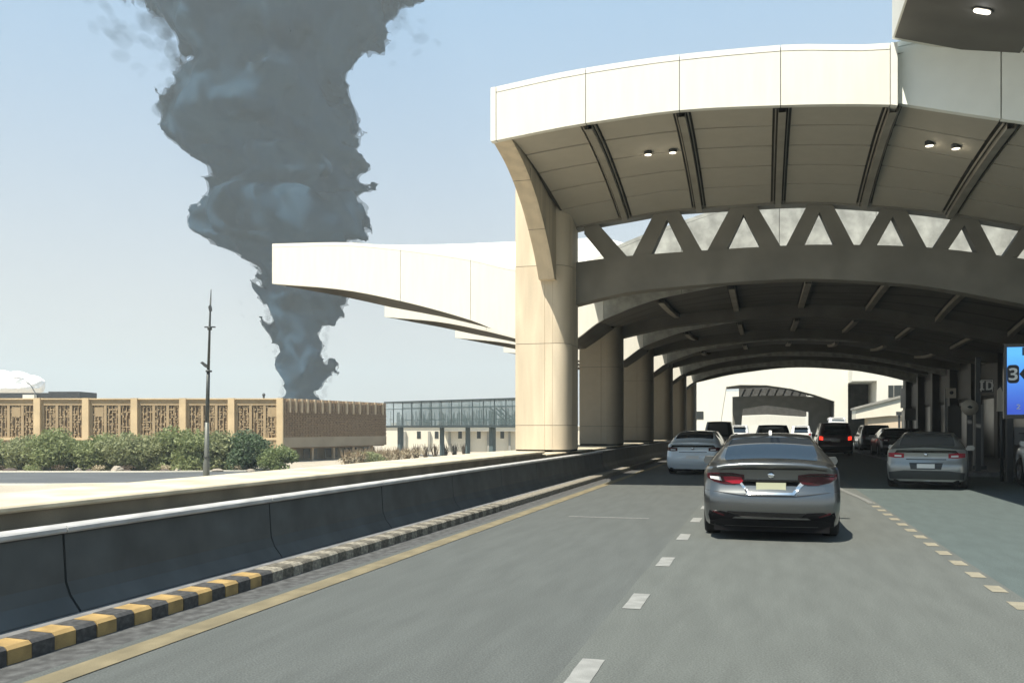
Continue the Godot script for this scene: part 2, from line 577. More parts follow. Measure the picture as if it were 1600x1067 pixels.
func make_barriers() -> void:
	# profile in x, y: flared foot, upright face
	var pr := poly([[-4.955, 0.0], [-4.96, 0.13], [-5.05, 0.24], [-5.09, 0.34], [-5.115, 0.70], [-5.38, 0.70], [-5.40, 0.0]])
	var n := 27
	var src: Node3D
	var words := ["second", "third", "fourth", "fifth", "sixth", "seventh", "eighth", "ninth", "tenth"]
	for i in n:
		var d := 5.62 + (i - 2) * 2.94
		if i > 9:
			continue
		var label := "dark grey concrete barrier block, %s along the road from the camera" % (["nearest", "second nearest"][i] if i < 2 else words[i - 1])
		if i == 0:
			src = thing("concrete_barrier", label, "barrier", Vector3(0, 0, -d), 0, "concrete barrier blocks along the left lane")
			var st := begin()
			prism(st, pr, Vector3(0, 0, -0.012), Vector3.RIGHT, Vector3.UP, Vector3(0, 0, -2.916))
			obj("body", st, M.barrier, src)
			st = begin()
			prism(st, poly([[-5.085, 0.712], [-5.075, 0.725], [-5.075, 0.752], [-5.09, 0.764], [-5.26, 0.764], [-5.27, 0.752], [-5.27, 0.712]]), Vector3(0, 0, -0.006), Vector3.RIGHT, Vector3.UP, Vector3(0, 0, -2.928))
			obj("coping", st, M.coping, src)
			st = begin()
			box(st, Vector3(-5.37, 0.698, -2.92), Vector3(-5.13, 0.714, -0.02))
			obj("painted_shadow_gap", st, M.joint, src)  # dark strip painting the shadow line under the coping
		else:
			dup(src, label, Vector3(0, 0, -d))
	# beyond the tenth block the barrier runs on in the shade as a single wall
	var w := thing("barrier_wall", "long dark barrier wall continuing in shade past the columns", "barrier", Vector3(0, 0, -29.2))
	var st := begin()
	prism(st, pr, Vector3.ZERO, Vector3.RIGHT, Vector3.UP, Vector3(0, 0, -52))
	obj("body", st, M.barrier, w)
	st = begin()
	prism(st, poly([[-5.075, 0.702], [-5.075, 0.772], [-5.41, 0.772], [-5.41, 0.702]]), Vector3.ZERO, Vector3.RIGHT, Vector3.UP, Vector3(0, 0, -52))
	obj("coping", st, M.barrier, w)
	# stone parapet behind, it widens into the plinth of the columns
	var p := thing("parapet", "low tan parapet with a cream top behind the dark barrier", "parapet", Vector3.ZERO)
	st = begin()
	prism(st, poly([[-5.52, -0.2], [-5.52, 0.86], [-6.55, 0.86], [-6.55, -0.2]]), Vector3(0, 0, 30), Vector3.RIGHT, Vector3.UP, Vector3(0, 0, -52.6))
	obj("wall", st, M.parapet, p)
	st = begin()
	prism(st, poly([[-5.47, 0.864], [-5.45, 0.88], [-5.45, 0.905], [-5.47, 0.92], [-6.62, 0.92], [-6.62, 0.864]]), Vector3(0, 0, 30), Vector3.RIGHT, Vector3.UP, Vector3(0, 0, -52.6))
	obj("coping", st, M.parapet_top, p)
	st = begin()
	prism(st, poly([[-5.43, -0.2], [-5.43, 0.80], [-7.35, 0.80], [-7.35, -0.2]]), Vector3(0, 0, -22.6), Vector3.RIGHT, Vector3.UP, Vector3(0, 0, -58))
	obj("plinth", st, M.parapet, p)
	st = begin()
	prism(st, poly([[-5.42, 0.804], [-5.40, 0.82], [-5.42, 0.84], [-7.4, 0.84], [-7.4, 0.804]]), Vector3(0, 0, -22.6), Vector3.RIGHT, Vector3.UP, Vector3(0, 0, -58))
	obj("plinth_top", st, M.parapet_top, p)


# ================================================================ canopies
const F_TOP := [[-6.13, 9.46], [-3.88, 9.68], [-1.78, 9.75], [0.36, 9.71], [2.54, 9.5], [2.68, 9.5]]
const F_BOT := [[-6.13, 8.21], [-3.88, 8.43], [-1.78, 8.52], [0.36, 8.42], [2.54, 8.22], [2.68, 8.19]]
const W_TOP := [[2.68, 9.62], [3.3, 9.62], [4.84, 9.25], [9.4, 8.0]]
const W_BOT := [[2.68, 8.34], [4.84, 7.52], [9.4, 5.9]]
const T_TOP := [[-5.6, 7.38], [-5.24, 7.45], [-3.72, 7.64], [-2.35, 7.77], [0.46, 7.76], [3.43, 7.44], [6.36, 6.8], [9.4, 5.9]]
const T_MID := [[-5.6, 6.38], [-5.24, 6.41], [-3.45, 6.52], [0.46, 6.57], [3.43, 6.41], [5.91, 6.02], [9.4, 5.2]]
const T_BOT := [[-5.6, 5.10], [-5.24, 5.18], [-3.45, 5.49], [0.55, 5.64], [3.43, 5.41], [6.36, 4.76], [9.4, 3.9]]


func strip_panel(st: SurfaceTool, x0: float, x1: float, top: Array, bot: Array, z: float, w: float, dt := 0.0, db := 0.0, n := 4) -> void:
	var a := []
	for i in n + 1:
		var x := lerpf(x0, x1, float(i) / n)
		a.append([x, key(bot, x) + db])
	for i in n + 1:
		var x := lerpf(x1, x0, float(i) / n)
		a.append([x, key(top, x) + dt])
	prism(st, poly(a), Vector3(0, 0, z), Vector3.RIGHT, Vector3.UP, Vector3(0, 0, -w))


func column(parent: Node, x0: float, d0: float, top: float, m: Material, detailed: bool) -> void:
	# plan: flat front, rounded inner corner; clad in slabs with open joints
	var col := Node3D.new()
	col.name = "column"
	parent.add_child(col, true)
	var x1 := x0 + 1.55
	var plan := [[x0, -d0], [x0 + 0.87, -d0], [x0 + 1.1, -d0]]
	for i in 9:
		var a := PI / 2 * i / 8.0
		plan.append([x0 + 1.1 + 0.45 * sin(a), -d0 - 0.5 + 0.5 * cos(a)])
	plan.append([x1, -d0 - 1.4])
	plan.append([x0, -d0 - 1.4])
	var core := []
	for p in plan:
		core.append([lerpf(p[0], x0 + 0.775, 0.022), lerpf(p[1], -d0 - 0.7, 0.018)])
	var st := begin()
	prism(st, poly(core), Vector3(0, 0.845, 0), Vector3.RIGHT, Vector3.BACK, Vector3(0, top - 0.85, 0))
	obj("core", st, M.joint if detailed else m, col)
	if not detailed:
		return
	var rows := [0.90, 1.6, 3.93, 6.15, top]
	var runs := [[0, 1], [1, 2], [2, 11], [11, 12], [12, 13], [13, 14]]
	for r in rows.size() - 1:
		for run in runs:
			st = begin(true)
			var outer := []
			var inner := []
			for i in range(run[0], run[1] + 1):
				var p: Array = plan[i % plan.size()]
				outer.append(Vector3(p[0], 0, p[1]))
				var c: Array = core[i % core.size()]
				inner.append(Vector3(c[0], 0, c[1]))
			var e0: Vector3 = (outer[1] - outer[0]).normalized() * 0.007
			outer[0] += e0
			var k := outer.size() - 1
			var e1: Vector3 = (outer[k] - outer[k - 1]).normalized() * 0.007
			outer[k] -= e1
			var lo := Vector3(0, rows[r] + 0.007, 0)
			var hi := Vector3(0, rows[r + 1] - 0.007, 0)
			var mid := Vector3(x0 + 0.775, 0, -d0 - 0.7)
			for i in k:
				var n: Vector3 = outer[i] - mid
				q4(st, outer[i] + lo, outer[i + 1] + lo, outer[i + 1] + hi, outer[i] + hi, n)
			st.set_smooth_group(-1)
			for i in k:
				q4(st, outer[i] + hi, outer[i + 1] + hi, inner[i + 1] + hi, inner[i] + hi, Vector3.UP)
				q4(st, outer[i] + lo, outer[i + 1] + lo, inner[i + 1] + lo, inner[i] + lo, Vector3.DOWN)
			q4(st, outer[0] + lo, outer[0] + hi, inner[0] + hi, inner[0] + lo, -e0)
			q4(st, outer[k] + lo, outer[k] + hi, inner[k] + hi, inner[k] + lo, e1)
			obj("cladding_panel", st, M.stone_pale if m == M.stone and rng.randf() < 0.4 else m, col)
	st = begin()
	prism(st, poly(core), Vector3(0, 0.846, 0), Vector3.RIGHT, Vector3.BACK, Vector3(0, 0.055, 0))
	obj("base_shadow_strip", st, M.joint, col)  # dark strip painted as the shadow line at the column foot


func front_edge(x: float) -> Vector2:
	# depth along the road and height of the lower edge of the front fascia
	if x <= 2.68:
		return Vector2(20.16, key(F_BOT, x))
	return Vector2(20.46 - (x - 2.68) * 0.324, key(W_BOT, x))


func soffit_point(x: float, s: float) -> Vector3:
	var f := front_edge(x)
	var xt := x if x > -5.2 else lerpf(x, maxf(x, -5.45), s)
	return Vector3(xt, lerpf(f.y + 0.03, key(T_TOP, xt), pow(s, 1.7)), -lerpf(f.x, 25.92, s))


func make_front_canopy() -> void:
	var c := thing("entrance_canopy", "great white front canopy arching over the road on a stone column", "canopy", Vector3.ZERO)
	# fascia: panels with open joints, a trim band above, and a dark core behind the joints
	var xs := [-6.0, -3.88, -1.78, 0.36, 2.54]
	for i in 4:
		var st := begin()
		strip_panel(st, xs[i] + 0.008, xs[i + 1] - 0.008, F_TOP, F_BOT, -20.0, 0.16, -0.142)
		obj("fascia_panel", st, M.white_panel, c)
		st = begin()
		strip_panel(st, xs[i] + 0.008, xs[i + 1] - 0.008, F_TOP, F_TOP, -20.0, 0.30, 0.0, -0.124)
		obj("fascia_trim", st, M.white_trim, c)
	for e in [[-6.13, -6.008], [2.548, 2.68]]:
		var st := begin()
		strip_panel(st, e[0], e[1], F_TOP, F_BOT, -19.99, 0.2 if e[0] < 0 else 0.45, 0.0, 0.0, 1)
		obj("corner_trim", st, M.white_trim, c)
	var st := begin()
	strip_panel(st, -6.1, 2.66, F_TOP, F_BOT, -20.05, 0.1, -0.03, 0.01, 16)
	obj("fascia_core", st, M.joint, c)
	# side wing, turned a little towards the traffic
	var u := Vector3(1, 0, 0.324).normalized()
	var cuts := [2.68, 4.53, 6.9, 9.4]
	for i in 3:
		var a: float = cuts[i] + (0.012 if i > 0 else 0.0)
		var b: float = cuts[i + 1] - 0.012
		for band in [["fascia_panel", 0, -0.122, M.white_panel], ["fascia_trim", 1, 0.0, M.white_trim]]:
			st = begin()
			var p := []
			for j in 5:
				var x := lerpf(a, b, j / 4.0)
				p.append([(x - 2.68) / u.x, key(W_BOT, x) if band[1] == 0 else key(W_TOP, x) - 0.108])
			for j in 5:
				var x := lerpf(b, a, j / 4.0)
				p.append([(x - 2.68) / u.x, key(W_TOP, x) + band[2]])
			prism(st, poly(p), Vector3(2.69, 0, -20.28), u, Vector3.UP, Vector3(0, 0, -0.16))
			obj(band[0], st, M.brightened_panel, c)
	# roof
	st = begin()
	var rows := []
	for s in [0.0, 1.0]:
		var row := []
		for i in 21:
			var x := lerpf(-6.1, 9.4, i / 20.0)
			var f := front_edge(x)
			row.append(Vector3(x, (key(F_TOP, x) if x < 2.68 else key(W_TOP, x)) - 0.2, -lerpf(f.x, 26.45, s)))
		rows.append(row)
	grid(st, rows, Vector3.UP)
	obj("roof_deck", st, M.roof_membrane, c)
	st = begin()
	var back := []
	for i in 17:
		var x := lerpf(-6.1, 9.4, i / 16.0)
		back.append([x, key(T_TOP, maxf(x, -5.6)) + 0.02])
	for i in 17:
		var x := lerpf(9.4, -6.1, i / 16.0)
		back.append([x, (key(F_TOP, x) if x < 2.68 else key(W_TOP, x)) - 0.22])
	prism(st, poly(back), Vector3(0, 0, -26.0), Vector3.RIGHT, Vector3.UP, Vector3(0, 0, -0.4))
	obj("rear_upstand", st, M.white_panel, c)
	# soffit: dark backing, panels in bays between the ribs
	st = begin(true)
	rows = []
	for i in 9:
		var row := []
		for j in 25:
			row.append(soffit_point(lerpf(-6.05, 9.4, j / 24.0), i / 8.0) + Vector3(0, 0.05, 0))
		rows.append(row)
	grid(st, rows, Vector3.DOWN)
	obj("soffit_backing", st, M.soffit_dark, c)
	var ribs := [-5.66, -3.85, -1.75, 0.4, 2.62, 4.75, 6.9, 9.3]
	for b in ribs.size() - 1:
		var a: float = ribs[b] + (0.0 if b == 0 else 0.2)
		var e: float = ribs[b + 1] - 0.2
		for r in 5:
			var s0 := r / 5.0 + 0.006
			var s1 := (r + 1) / 5.0 - 0.006
			st = begin(true)
			var tilt := rng.randf_range(-0.012, 0.012)
			rows = []
			for i in 3:
				var row := []
				for j in 4:
					row.append(soffit_point(lerpf(a, e, j / 3.0), lerpf(s0, s1, i / 2.0)) + Vector3(0, tilt * (1 if r % 2 else -1) * j / 3.0, 0))
				rows.append(row)
			grid(st, rows, Vector3.DOWN)
			st.set_smooth_group(-1)
			for i in 2:
				q4(st, rows[i][0], rows[i + 1][0], rows[i + 1][0] + Vector3(0, 0.05, 0), rows[i][0] + Vector3(0, 0.05, 0), Vector3.LEFT)
				q4(st, rows[i][3], rows[i + 1][3], rows[i + 1][3] + Vector3(0, 0.05, 0), rows[i][3] + Vector3(0, 0.05, 0), Vector3.RIGHT)
			for j in 3:
				q4(st, rows[0][j], rows[0][j + 1], rows[0][j + 1] + Vector3(0, 0.05, 0), rows[0][j] + Vector3(0, 0.05, 0), Vector3.BACK)
				q4(st, rows[2][j], rows[2][j + 1], rows[2][j + 1] + Vector3(0, 0.05, 0), rows[2][j] + Vector3(0, 0.05, 0), Vector3.FORWARD)
			obj("soffit_panel", st, M.soffit, c)
	for b in range(1, ribs.size() - 1):
		st = begin()
		var x: float = ribs[b]
		for i in 10:
			var p := soffit_point(x, i / 10.0)
			var q := soffit_point(x, (i + 1) / 10.0)
			var drop := Vector3(0, -0.13, 0)
			var l := Vector3(-0.08, 0, 0)
			q4(st, p + l + drop, p - l + drop, q - l + drop, q + l + drop, Vector3.DOWN)
			q4(st, p + l, p + l + drop, q + l + drop, q + l, Vector3.LEFT)
			q4(st, p - l, p - l + drop, q - l + drop, q - l, Vector3.RIGHT)
			for side in [-1.0, 1.0]:
				var g := Vector3(side * 0.125, 0.02, 0)
				var g2 := Vector3(side * 0.145, 0.02, 0)
				q4(st, p + g - Vector3(0, 0.06, 0), p + g2 - Vector3(0, 0.06, 0), q + g2 - Vector3(0, 0.06, 0), q + g - Vector3(0, 0.06, 0), Vector3.DOWN)
				q4(st, p + g, p + g - Vector3(0, 0.06, 0), q + g - Vector3(0, 0.06, 0), q + g, Vector3.LEFT)
				q4(st, p + g2, p + g2 - Vector3(0, 0.06, 0), q + g2 - Vector3(0, 0.06, 0), q + g2, Vector3.RIGHT)
		obj("soffit_rib", st, M.rib, c)
	# bracket that sweeps from the tip of the fascia down to the column
	var low := [[20.17, 8.25], [21.2, 8.03], [22.35, 7.58], [23.15, 7.1], [23.9, 6.5], [24.3, 6.1], [24.6, 5.72]]
	var side := []
	for i in 25:
		var d := lerpf(20.17, 24.6, i / 24.0)
		side.append([d, key(low, d)])
	side.append([24.83, 5.72])
	side.append([24.83, 8.9])
	side.append([20.17, 8.9])
	st = begin()
	prism(st, poly(side), Vector3(-6.12, 0, 0), Vector3.FORWARD, Vector3.UP, Vector3(0.46, 0, 0))
	obj("bracket", st, M.stone, c)
	for d in [21.9, 23.45]:
		st = begin()
		box(st, Vector3(-6.124, key(low, d) - 0.003, -d - 0.009), Vector3(-5.656, key(low, d) + 0.3, -d + 0.009))
		obj("bracket_joint", st, M.joint, c)
	column(c, -6.86, 24.8, 8.6, M.stone, true)
	# truss: arched lower chord, V braces up to the soffit
	st = begin()
	strip_panel(st, -5.6, 9.4, T_MID, T_BOT, -25.9, 0.55, 0, 0, 32)
	obj("truss_chord", st, M.beam, c)
	st = begin()
	strip_panel(st, -5.6, 9.4, T_TOP, T_TOP, -25.88, 0.5, 0.12, -0.05, 32)
	obj("truss_top_chord", st, M.beam, c)
	var vs := [-3.72, -1.6, 0.54, 2.45, 4.27, 5.95, 7.5, 8.9]
	var n := vs.size()
	for i in n:
		var v: float = vs[i]
		var right_apex: float = (vs[i] + vs[mini(i + 1, n - 1)]) / 2.0 if i < n - 1 else v + 0.8
		var left_apex: float = (vs[i] + vs[maxi(i - 1, 0)]) / 2.0 if i > 0 else v - 1.35
		for br in [[v, right_apex, 1.0], [v, left_apex, -1.0]]:
			var sgn: float = br[2]
			var ax: float = br[1]
			var ym := key(T_MID, v) - 0.05
			var yt := key(T_TOP, ax) + 0.03
			var w := absf(ax - v)
			var p := poly([[v + sgn * 0.05, ym], [v + sgn * w * 0.55, ym], [ax, yt - 0.28], [ax, yt], [v + sgn * w * 0.70, yt]])
			st = begin()
			prism(st, p, Vector3(0, 0, -25.93), Vector3.RIGHT, Vector3.UP, Vector3(0, 0, -0.42))
			obj("truss_brace", st, M.beam, c)
	# lamps let into the soffit
	for l in [[-2.75, 22.3], [-2.15, 22.35], [3.6, 21.9], [4.1, 21.8]]:
		lamp(l[0], l[1])


func lamp(x: float, d: float) -> void:
	var s: float = (d - 20.16) / 5.76
	var p := soffit_point(x, s)
	var where := "%s of the pair in the %s bay of the front soffit" % ["first" if x < -2.5 or (x > 3 and x < 3.9) else "second", "left" if x < 0 else "right-hand"]
	var o := thing("ceiling_lamp", "small white round downlight, " + where, "lamp", p + Vector3(0, -0.02, 0), 0, "downlights in the front soffit")
	var st := begin(true)
	tube(st, [Vector3(0, 0.04, 0), Vector3(0, -0.07, 0)], [0.1, 0.1], 16, false)
	obj("housing", st, M.metal_dark, o)
	st = begin(true)
	tube(st, [Vector3(0, -0.01, 0), Vector3(0, -0.075, 0)], [0.085, 0.085], 16)
	obj("lamp_glass", st, M.lamp_glow, o)
	var b := OmniLight3D.new()
	b.name = "lamp_light"
	b.position = Vector3(0, -0.1, 0)
	b.light_energy = 0.03
	b.light_size = 0.08
	b.omni_range = 20.0
	b.omni_attenuation = 2.0
	b.shadow_enabled = true
	b.light_color = Color(1, 0.95, 0.85)
	o.add_child(b, true)


const C_TOP := [[-17.8, 8.46], [-15.0, 8.36], [-12.6, 8.05], [-9.94, 7.55], [-8.28, 7.12], [-6.6, 6.95], [-5.2, 7.5], [-3.0, 8.25], [0.5, 9.0], [5.0, 8.7], [8.0, 8.0], [11.0, 7.2]]
const C_BOT := [[-17.8, 6.96], [-15.0, 6.63], [-12.6, 6.11], [-9.94, 5.33], [-8.28, 4.68], [-6.6, 4.4], [-5.2, 5.2], [-3.0, 5.9], [0.5, 6.3], [5.0, 6.1], [8.0, 5.6], [11.0, 4.8]]
const DROP := [[-17.8, 0.0], [-15.0, 0.22], [-11.7, 0.12], [-9.0, 0.0]]
const END_ARCH := [[-5.6, 5.43], [-2.0, 6.18], [2.6, 6.6], [7.0, 6.28], [10.9, 5.5]]


func inner_arch(x: float, d: float) -> float:
	return lerpf(key(T_BOT, x), key(END_ARCH, x), clampf((d - 26.0) / 49.0, 0.0, 1.0))


func make_canopy(k: int) -> void:
	var d0 := 30.0 + 10.4 * k
	var names := ["second", "third", "fourth", "fifth", "sixth"]
	var looks := ["with the longest white wing over the sand", "whose white wing tip shows below the one before", "whose wing tip just clears the big column", "deep in shade with only its column and arch showing", "deepest in shade, framing the sunlit opening"]
	var c := thing("road_canopy", "%s canopy along the road, %s" % [names[k], looks[k]], "canopy", Vector3.ZERO, 0, "canopies in a row over the road")
	var cuts := [-17.8, -12.6, -9.94, -7.2, -5.2, -2.6, 0.5, 3.4, 6.2, 8.6, 11.0]
	var st: SurfaceTool
	for i in cuts.size() - 1:
		st = begin()
		strip_panel(st, cuts[i] + (0.008 if i else 0.0), cuts[i + 1] - 0.008, C_TOP, C_BOT, -d0, 0.15, -0.135, 0.0, 8)
		obj("fascia_panel", st, M.white_panel if cuts[i] < -5.5 else M.dimmed_panel, c)  # over the road the white is darkened in the colour
		st = begin()
		strip_panel(st, cuts[i] + (0.004 if i else 0.0), cuts[i + 1] - 0.004, C_TOP, C_TOP, -d0, 0.16, 0.0, -0.125, 8)
		obj("fascia_trim", st, M.white_trim if cuts[i] < -5.5 else M.dimmed_panel, c)
	st = begin()
	strip_panel(st, -17.75, 10.98, C_TOP, C_BOT, -d0 - 0.06, 0.08, -0.03, 0.03, 60)
	obj("fascia_core", st, M.joint, c)
	# roof: from the fascia's fold up to a straighter crest behind
	st = begin(true)
	var rows := []
	for s in 5:
		var row := []
		for i in 41:
			var x := lerpf(-17.8, 11.0, i / 40.0)
			var crest := lerpf(8.72, key(C_TOP, x), smoothstep(-6.0, -3.0, x))
			row.append(Vector3(x, lerpf(key(C_TOP, x) - 0.02, crest, sin(s / 4.0 * PI / 2)), -d0 - 0.1 - s / 4.0 * 3.6))
		rows.append(row)
	grid(st, rows, Vector3.UP)
	var more := []
	for i in 41:
		more.append(rows[4][i] + Vector3(0, -0.1, -2.9))
	grid(st, [rows[4], more], Vector3.UP)
	obj("roof_deck", st, M.white_panel, c)
	# underside of the wing
	st = begin(true)
	rows = []
	for s in 4:
		var row := []
		for i in 25:
			var x := lerpf(-17.78, -5.3, i / 24.0)
			var reach := lerpf(0.25, 2.6, smoothstep(-15.6, -13.8, x))
			row.append(Vector3(x, key(C_BOT, x) + 0.02 - key(DROP, x) * s / 3.0, -d0 - 0.12 - reach * s / 3.0))
		rows.append(row)
	grid(st, rows, Vector3.DOWN)
	var rise := []
	for i in 25:
		var x := lerpf(-17.78, -5.3, i / 24.0)
		rise.append(Vector3(x, key(C_TOP, x) - 0.2, rows[3][i].z - 1.0))
	grid(st, [rows[3], rise], Vector3.DOWN)
	obj("wing_soffit", st, M.soffit_dark, c)
	st = begin()
	q4(st, Vector3(-17.8, 6.96, -d0), Vector3(-17.8, 8.46, -d0), Vector3(-17.8, 8.7, -d0 - 3.7), Vector3(-17.8, 7.0, -d0 - 1.0), Vector3.LEFT)
	obj("wing_tip", st, M.white_panel, c)
	# arched soffit over the road with ribs, then the cross beam
	var db := d0 + 6.0
	var xs := [-5.5, -3.3, -1.0, 1.4, 3.8, 6.2, 8.6, 10.95]
	st = begin(true)
	rows = []
	for s in 7:
		var row := []
		for i in 25:
			var x := lerpf(-5.6, 10.95, i / 24.0)
			row.append(Vector3(x, lerpf(key(C_BOT, x), inner_arch(x, db) + 0.45, pow(s / 6.0, 1.8)) + 0.06, -lerpf(d0 + 0.15, db, s / 6.0)))
		rows.append(row)
	grid(st, rows, Vector3.DOWN)
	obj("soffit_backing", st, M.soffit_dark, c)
	if k < 3:
		for b in xs.size() - 1:
			for r in 4:
				st = begin(true)
				rows = []
				for i in 2:
					var row := []
					for j in 4:
						var x := lerpf(xs[b] + 0.16, xs[b + 1] - 0.16, j / 3.0)
						var s := lerpf(r / 4.0 + 0.01, (r + 1) / 4.0 - 0.01, i)
						row.append(Vector3(x, lerpf(key(C_BOT, x), inner_arch(x, db) + 0.45, pow(s, 1.8)), -lerpf(d0 + 0.15, db, s)))
					rows.append(row)
				grid(st, rows, Vector3.DOWN)
				obj("soffit_panel", st, M.beam_shaded, c)
	if k < 3:
		for b in range(1, xs.size() - 1):
			st = begin()
			for i in 5:
				var seg := []
				for e in 2:
					var s := (i + e) / 5.0
					var x: float = xs[b]
					seg.append(Vector3(x, lerpf(key(C_BOT, x), inner_arch(x, db) + 0.45, pow(s, 1.8)), -lerpf(d0 + 0.16, db, s)))
				var l := Vector3(-0.1, 0, 0)
				var dn := Vector3(0, -0.14, 0)
				q4(st, seg[0] + l + dn, seg[0] - l + dn, seg[1] - l + dn, seg[1] + l + dn, Vector3.DOWN)
				q4(st, seg[0] + l, seg[0] + l + dn, seg[1] + l + dn, seg[1] + l, Vector3.LEFT)
				q4(st, seg[0] - l, seg[0] - l + dn, seg[1] - l + dn, seg[1] - l, Vector3.RIGHT)
			obj("soffit_rib", st, M.rib, c)
	st = begin()
	var a := []
	for i in 25:
		var x := lerpf(-5.6, 10.95, i / 24.0)
		a.append([x, inner_arch(x, db)])
	for i in 25:
		var x := lerpf(10.95, -5.6, i / 24.0)
		a.append([x, inner_arch(x, db) + 1.2])
	prism(st, poly(a), Vector3(0, 0, -db), Vector3.RIGHT, Vector3.UP, Vector3(0, 0, -0.6))
	obj("cross_beam", st, M.beam_shaded, c)
	# slab added across the gap in front, to keep sun off the road
	st = begin()
	a = []
	for i in 25:
		var x := lerpf(-5.6, 10.95, i / 24.0)
		a.append([x, key(T_MID, x) - 0.32 if k == 0 else inner_arch(x, d0 - 4.0) + 0.95])
	for i in 25:
		var x := lerpf(10.95, -5.6, i / 24.0)
		a.append([x, key(T_MID, x) - 0.12 if k == 0 else inner_arch(x, d0 - 4.0) + 1.1])
	prism(st, poly(a), Vector3(0, 0, -d0 + 3.56), Vector3.RIGHT, Vector3.UP, Vector3(0, 0, -3.55))
	obj("trough_sun_slab", st, M.roof_membrane, c)
	column(c, -7.0, d0 + 4.8, 7.0, M.stone_shaded, k < 2)


func make_high_canopy() -> void:
	var c := thing("high_canopy", "high canopy overhanging the right lane with a dark flat soffit", "canopy", Vector3.ZERO)
	var pts := [[2.56, 9.56], [4.84, 8.86], [8.0, 7.9], [16.0, 7.4]]
	var p := []
	for q in pts:
		p.append(q)
	p.append([16.0, 12.2])
	p.append([2.56, 12.2])
	var st := begin()
	prism(st, poly(p), Vector3(0.02, 0.03, -20.04), Vector3.RIGHT, Vector3.UP, Vector3(0, 0, 6.5))
	obj("slab", st, M.white_panel, c)
	st = begin()
	for i in 3:
		q4(st, Vector3(pts[i][0] + 0.05, pts[i][1], -19.9), Vector3(pts[i + 1][0], pts[i + 1][1], -19.9), Vector3(pts[i + 1][0], pts[i + 1][1], -13.6), Vector3(pts[i][0] + 0.05, pts[i][1], -13.6), Vector3.DOWN)
	obj("soffit", st, M.beam_shaded, c)
	var o := thing("ceiling_light", "oblong white downlight in the dark soffit above the right lane", "lamp", Vector3(3.87, 9.17, -18.1))
	o.rotation.z = -0.31
	st = begin(true)
	var ring := []
	for i in 24:
		var a := TAU * i / 24.0
		ring.append([cos(a) * 0.08 + (0.07 if cos(a) > 0 else -0.07), sin(a) * 0.08])
	st.set_smooth_group(-1)
	prism(st, poly(ring), Vector3(0, -0.05, 0), Vector3.RIGHT, Vector3.BACK, Vector3(0, 0.07, 0))
	obj("lamp_glass", st, M.lamp_glow, o)
	st = begin()
	var rim := []
	for q in ring:
		rim.append([q[0] * 1.18, q[1] * 1.3])
	prism(st, poly(rim), Vector3(0, -0.03, 0), Vector3.RIGHT, Vector3.BACK, Vector3(0, 0.04, 0))
	obj("rim", st, M.metal_dark, o)
	var b := OmniLight3D.new()
	b.name = "lamp_light"
	b.position = Vector3(0, -0.12, 0)
	b.light_energy = 0.03
	b.light_size = 0.08
	b.omni_range = 20.0
	b.omni_attenuation = 2.0
	b.shadow_enabled = true
	o.add_child(b, true)


func make_terminal_wall() -> void:
	var b := thing("terminal_building", "dark terminal front along the right side under the canopies", "building", Vector3.ZERO)
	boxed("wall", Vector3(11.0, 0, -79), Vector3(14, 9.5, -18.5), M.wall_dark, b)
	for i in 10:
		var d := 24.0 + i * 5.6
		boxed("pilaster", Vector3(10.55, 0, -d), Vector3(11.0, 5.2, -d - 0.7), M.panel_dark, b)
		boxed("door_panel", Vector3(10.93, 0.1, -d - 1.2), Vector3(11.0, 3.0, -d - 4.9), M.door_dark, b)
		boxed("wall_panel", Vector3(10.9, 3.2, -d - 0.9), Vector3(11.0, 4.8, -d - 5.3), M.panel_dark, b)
	boxed("pavement_edge", Vector3(5.6, 0.0, -78), Vector3(11.0, 0.13, -31), M.kerb_grey, b)


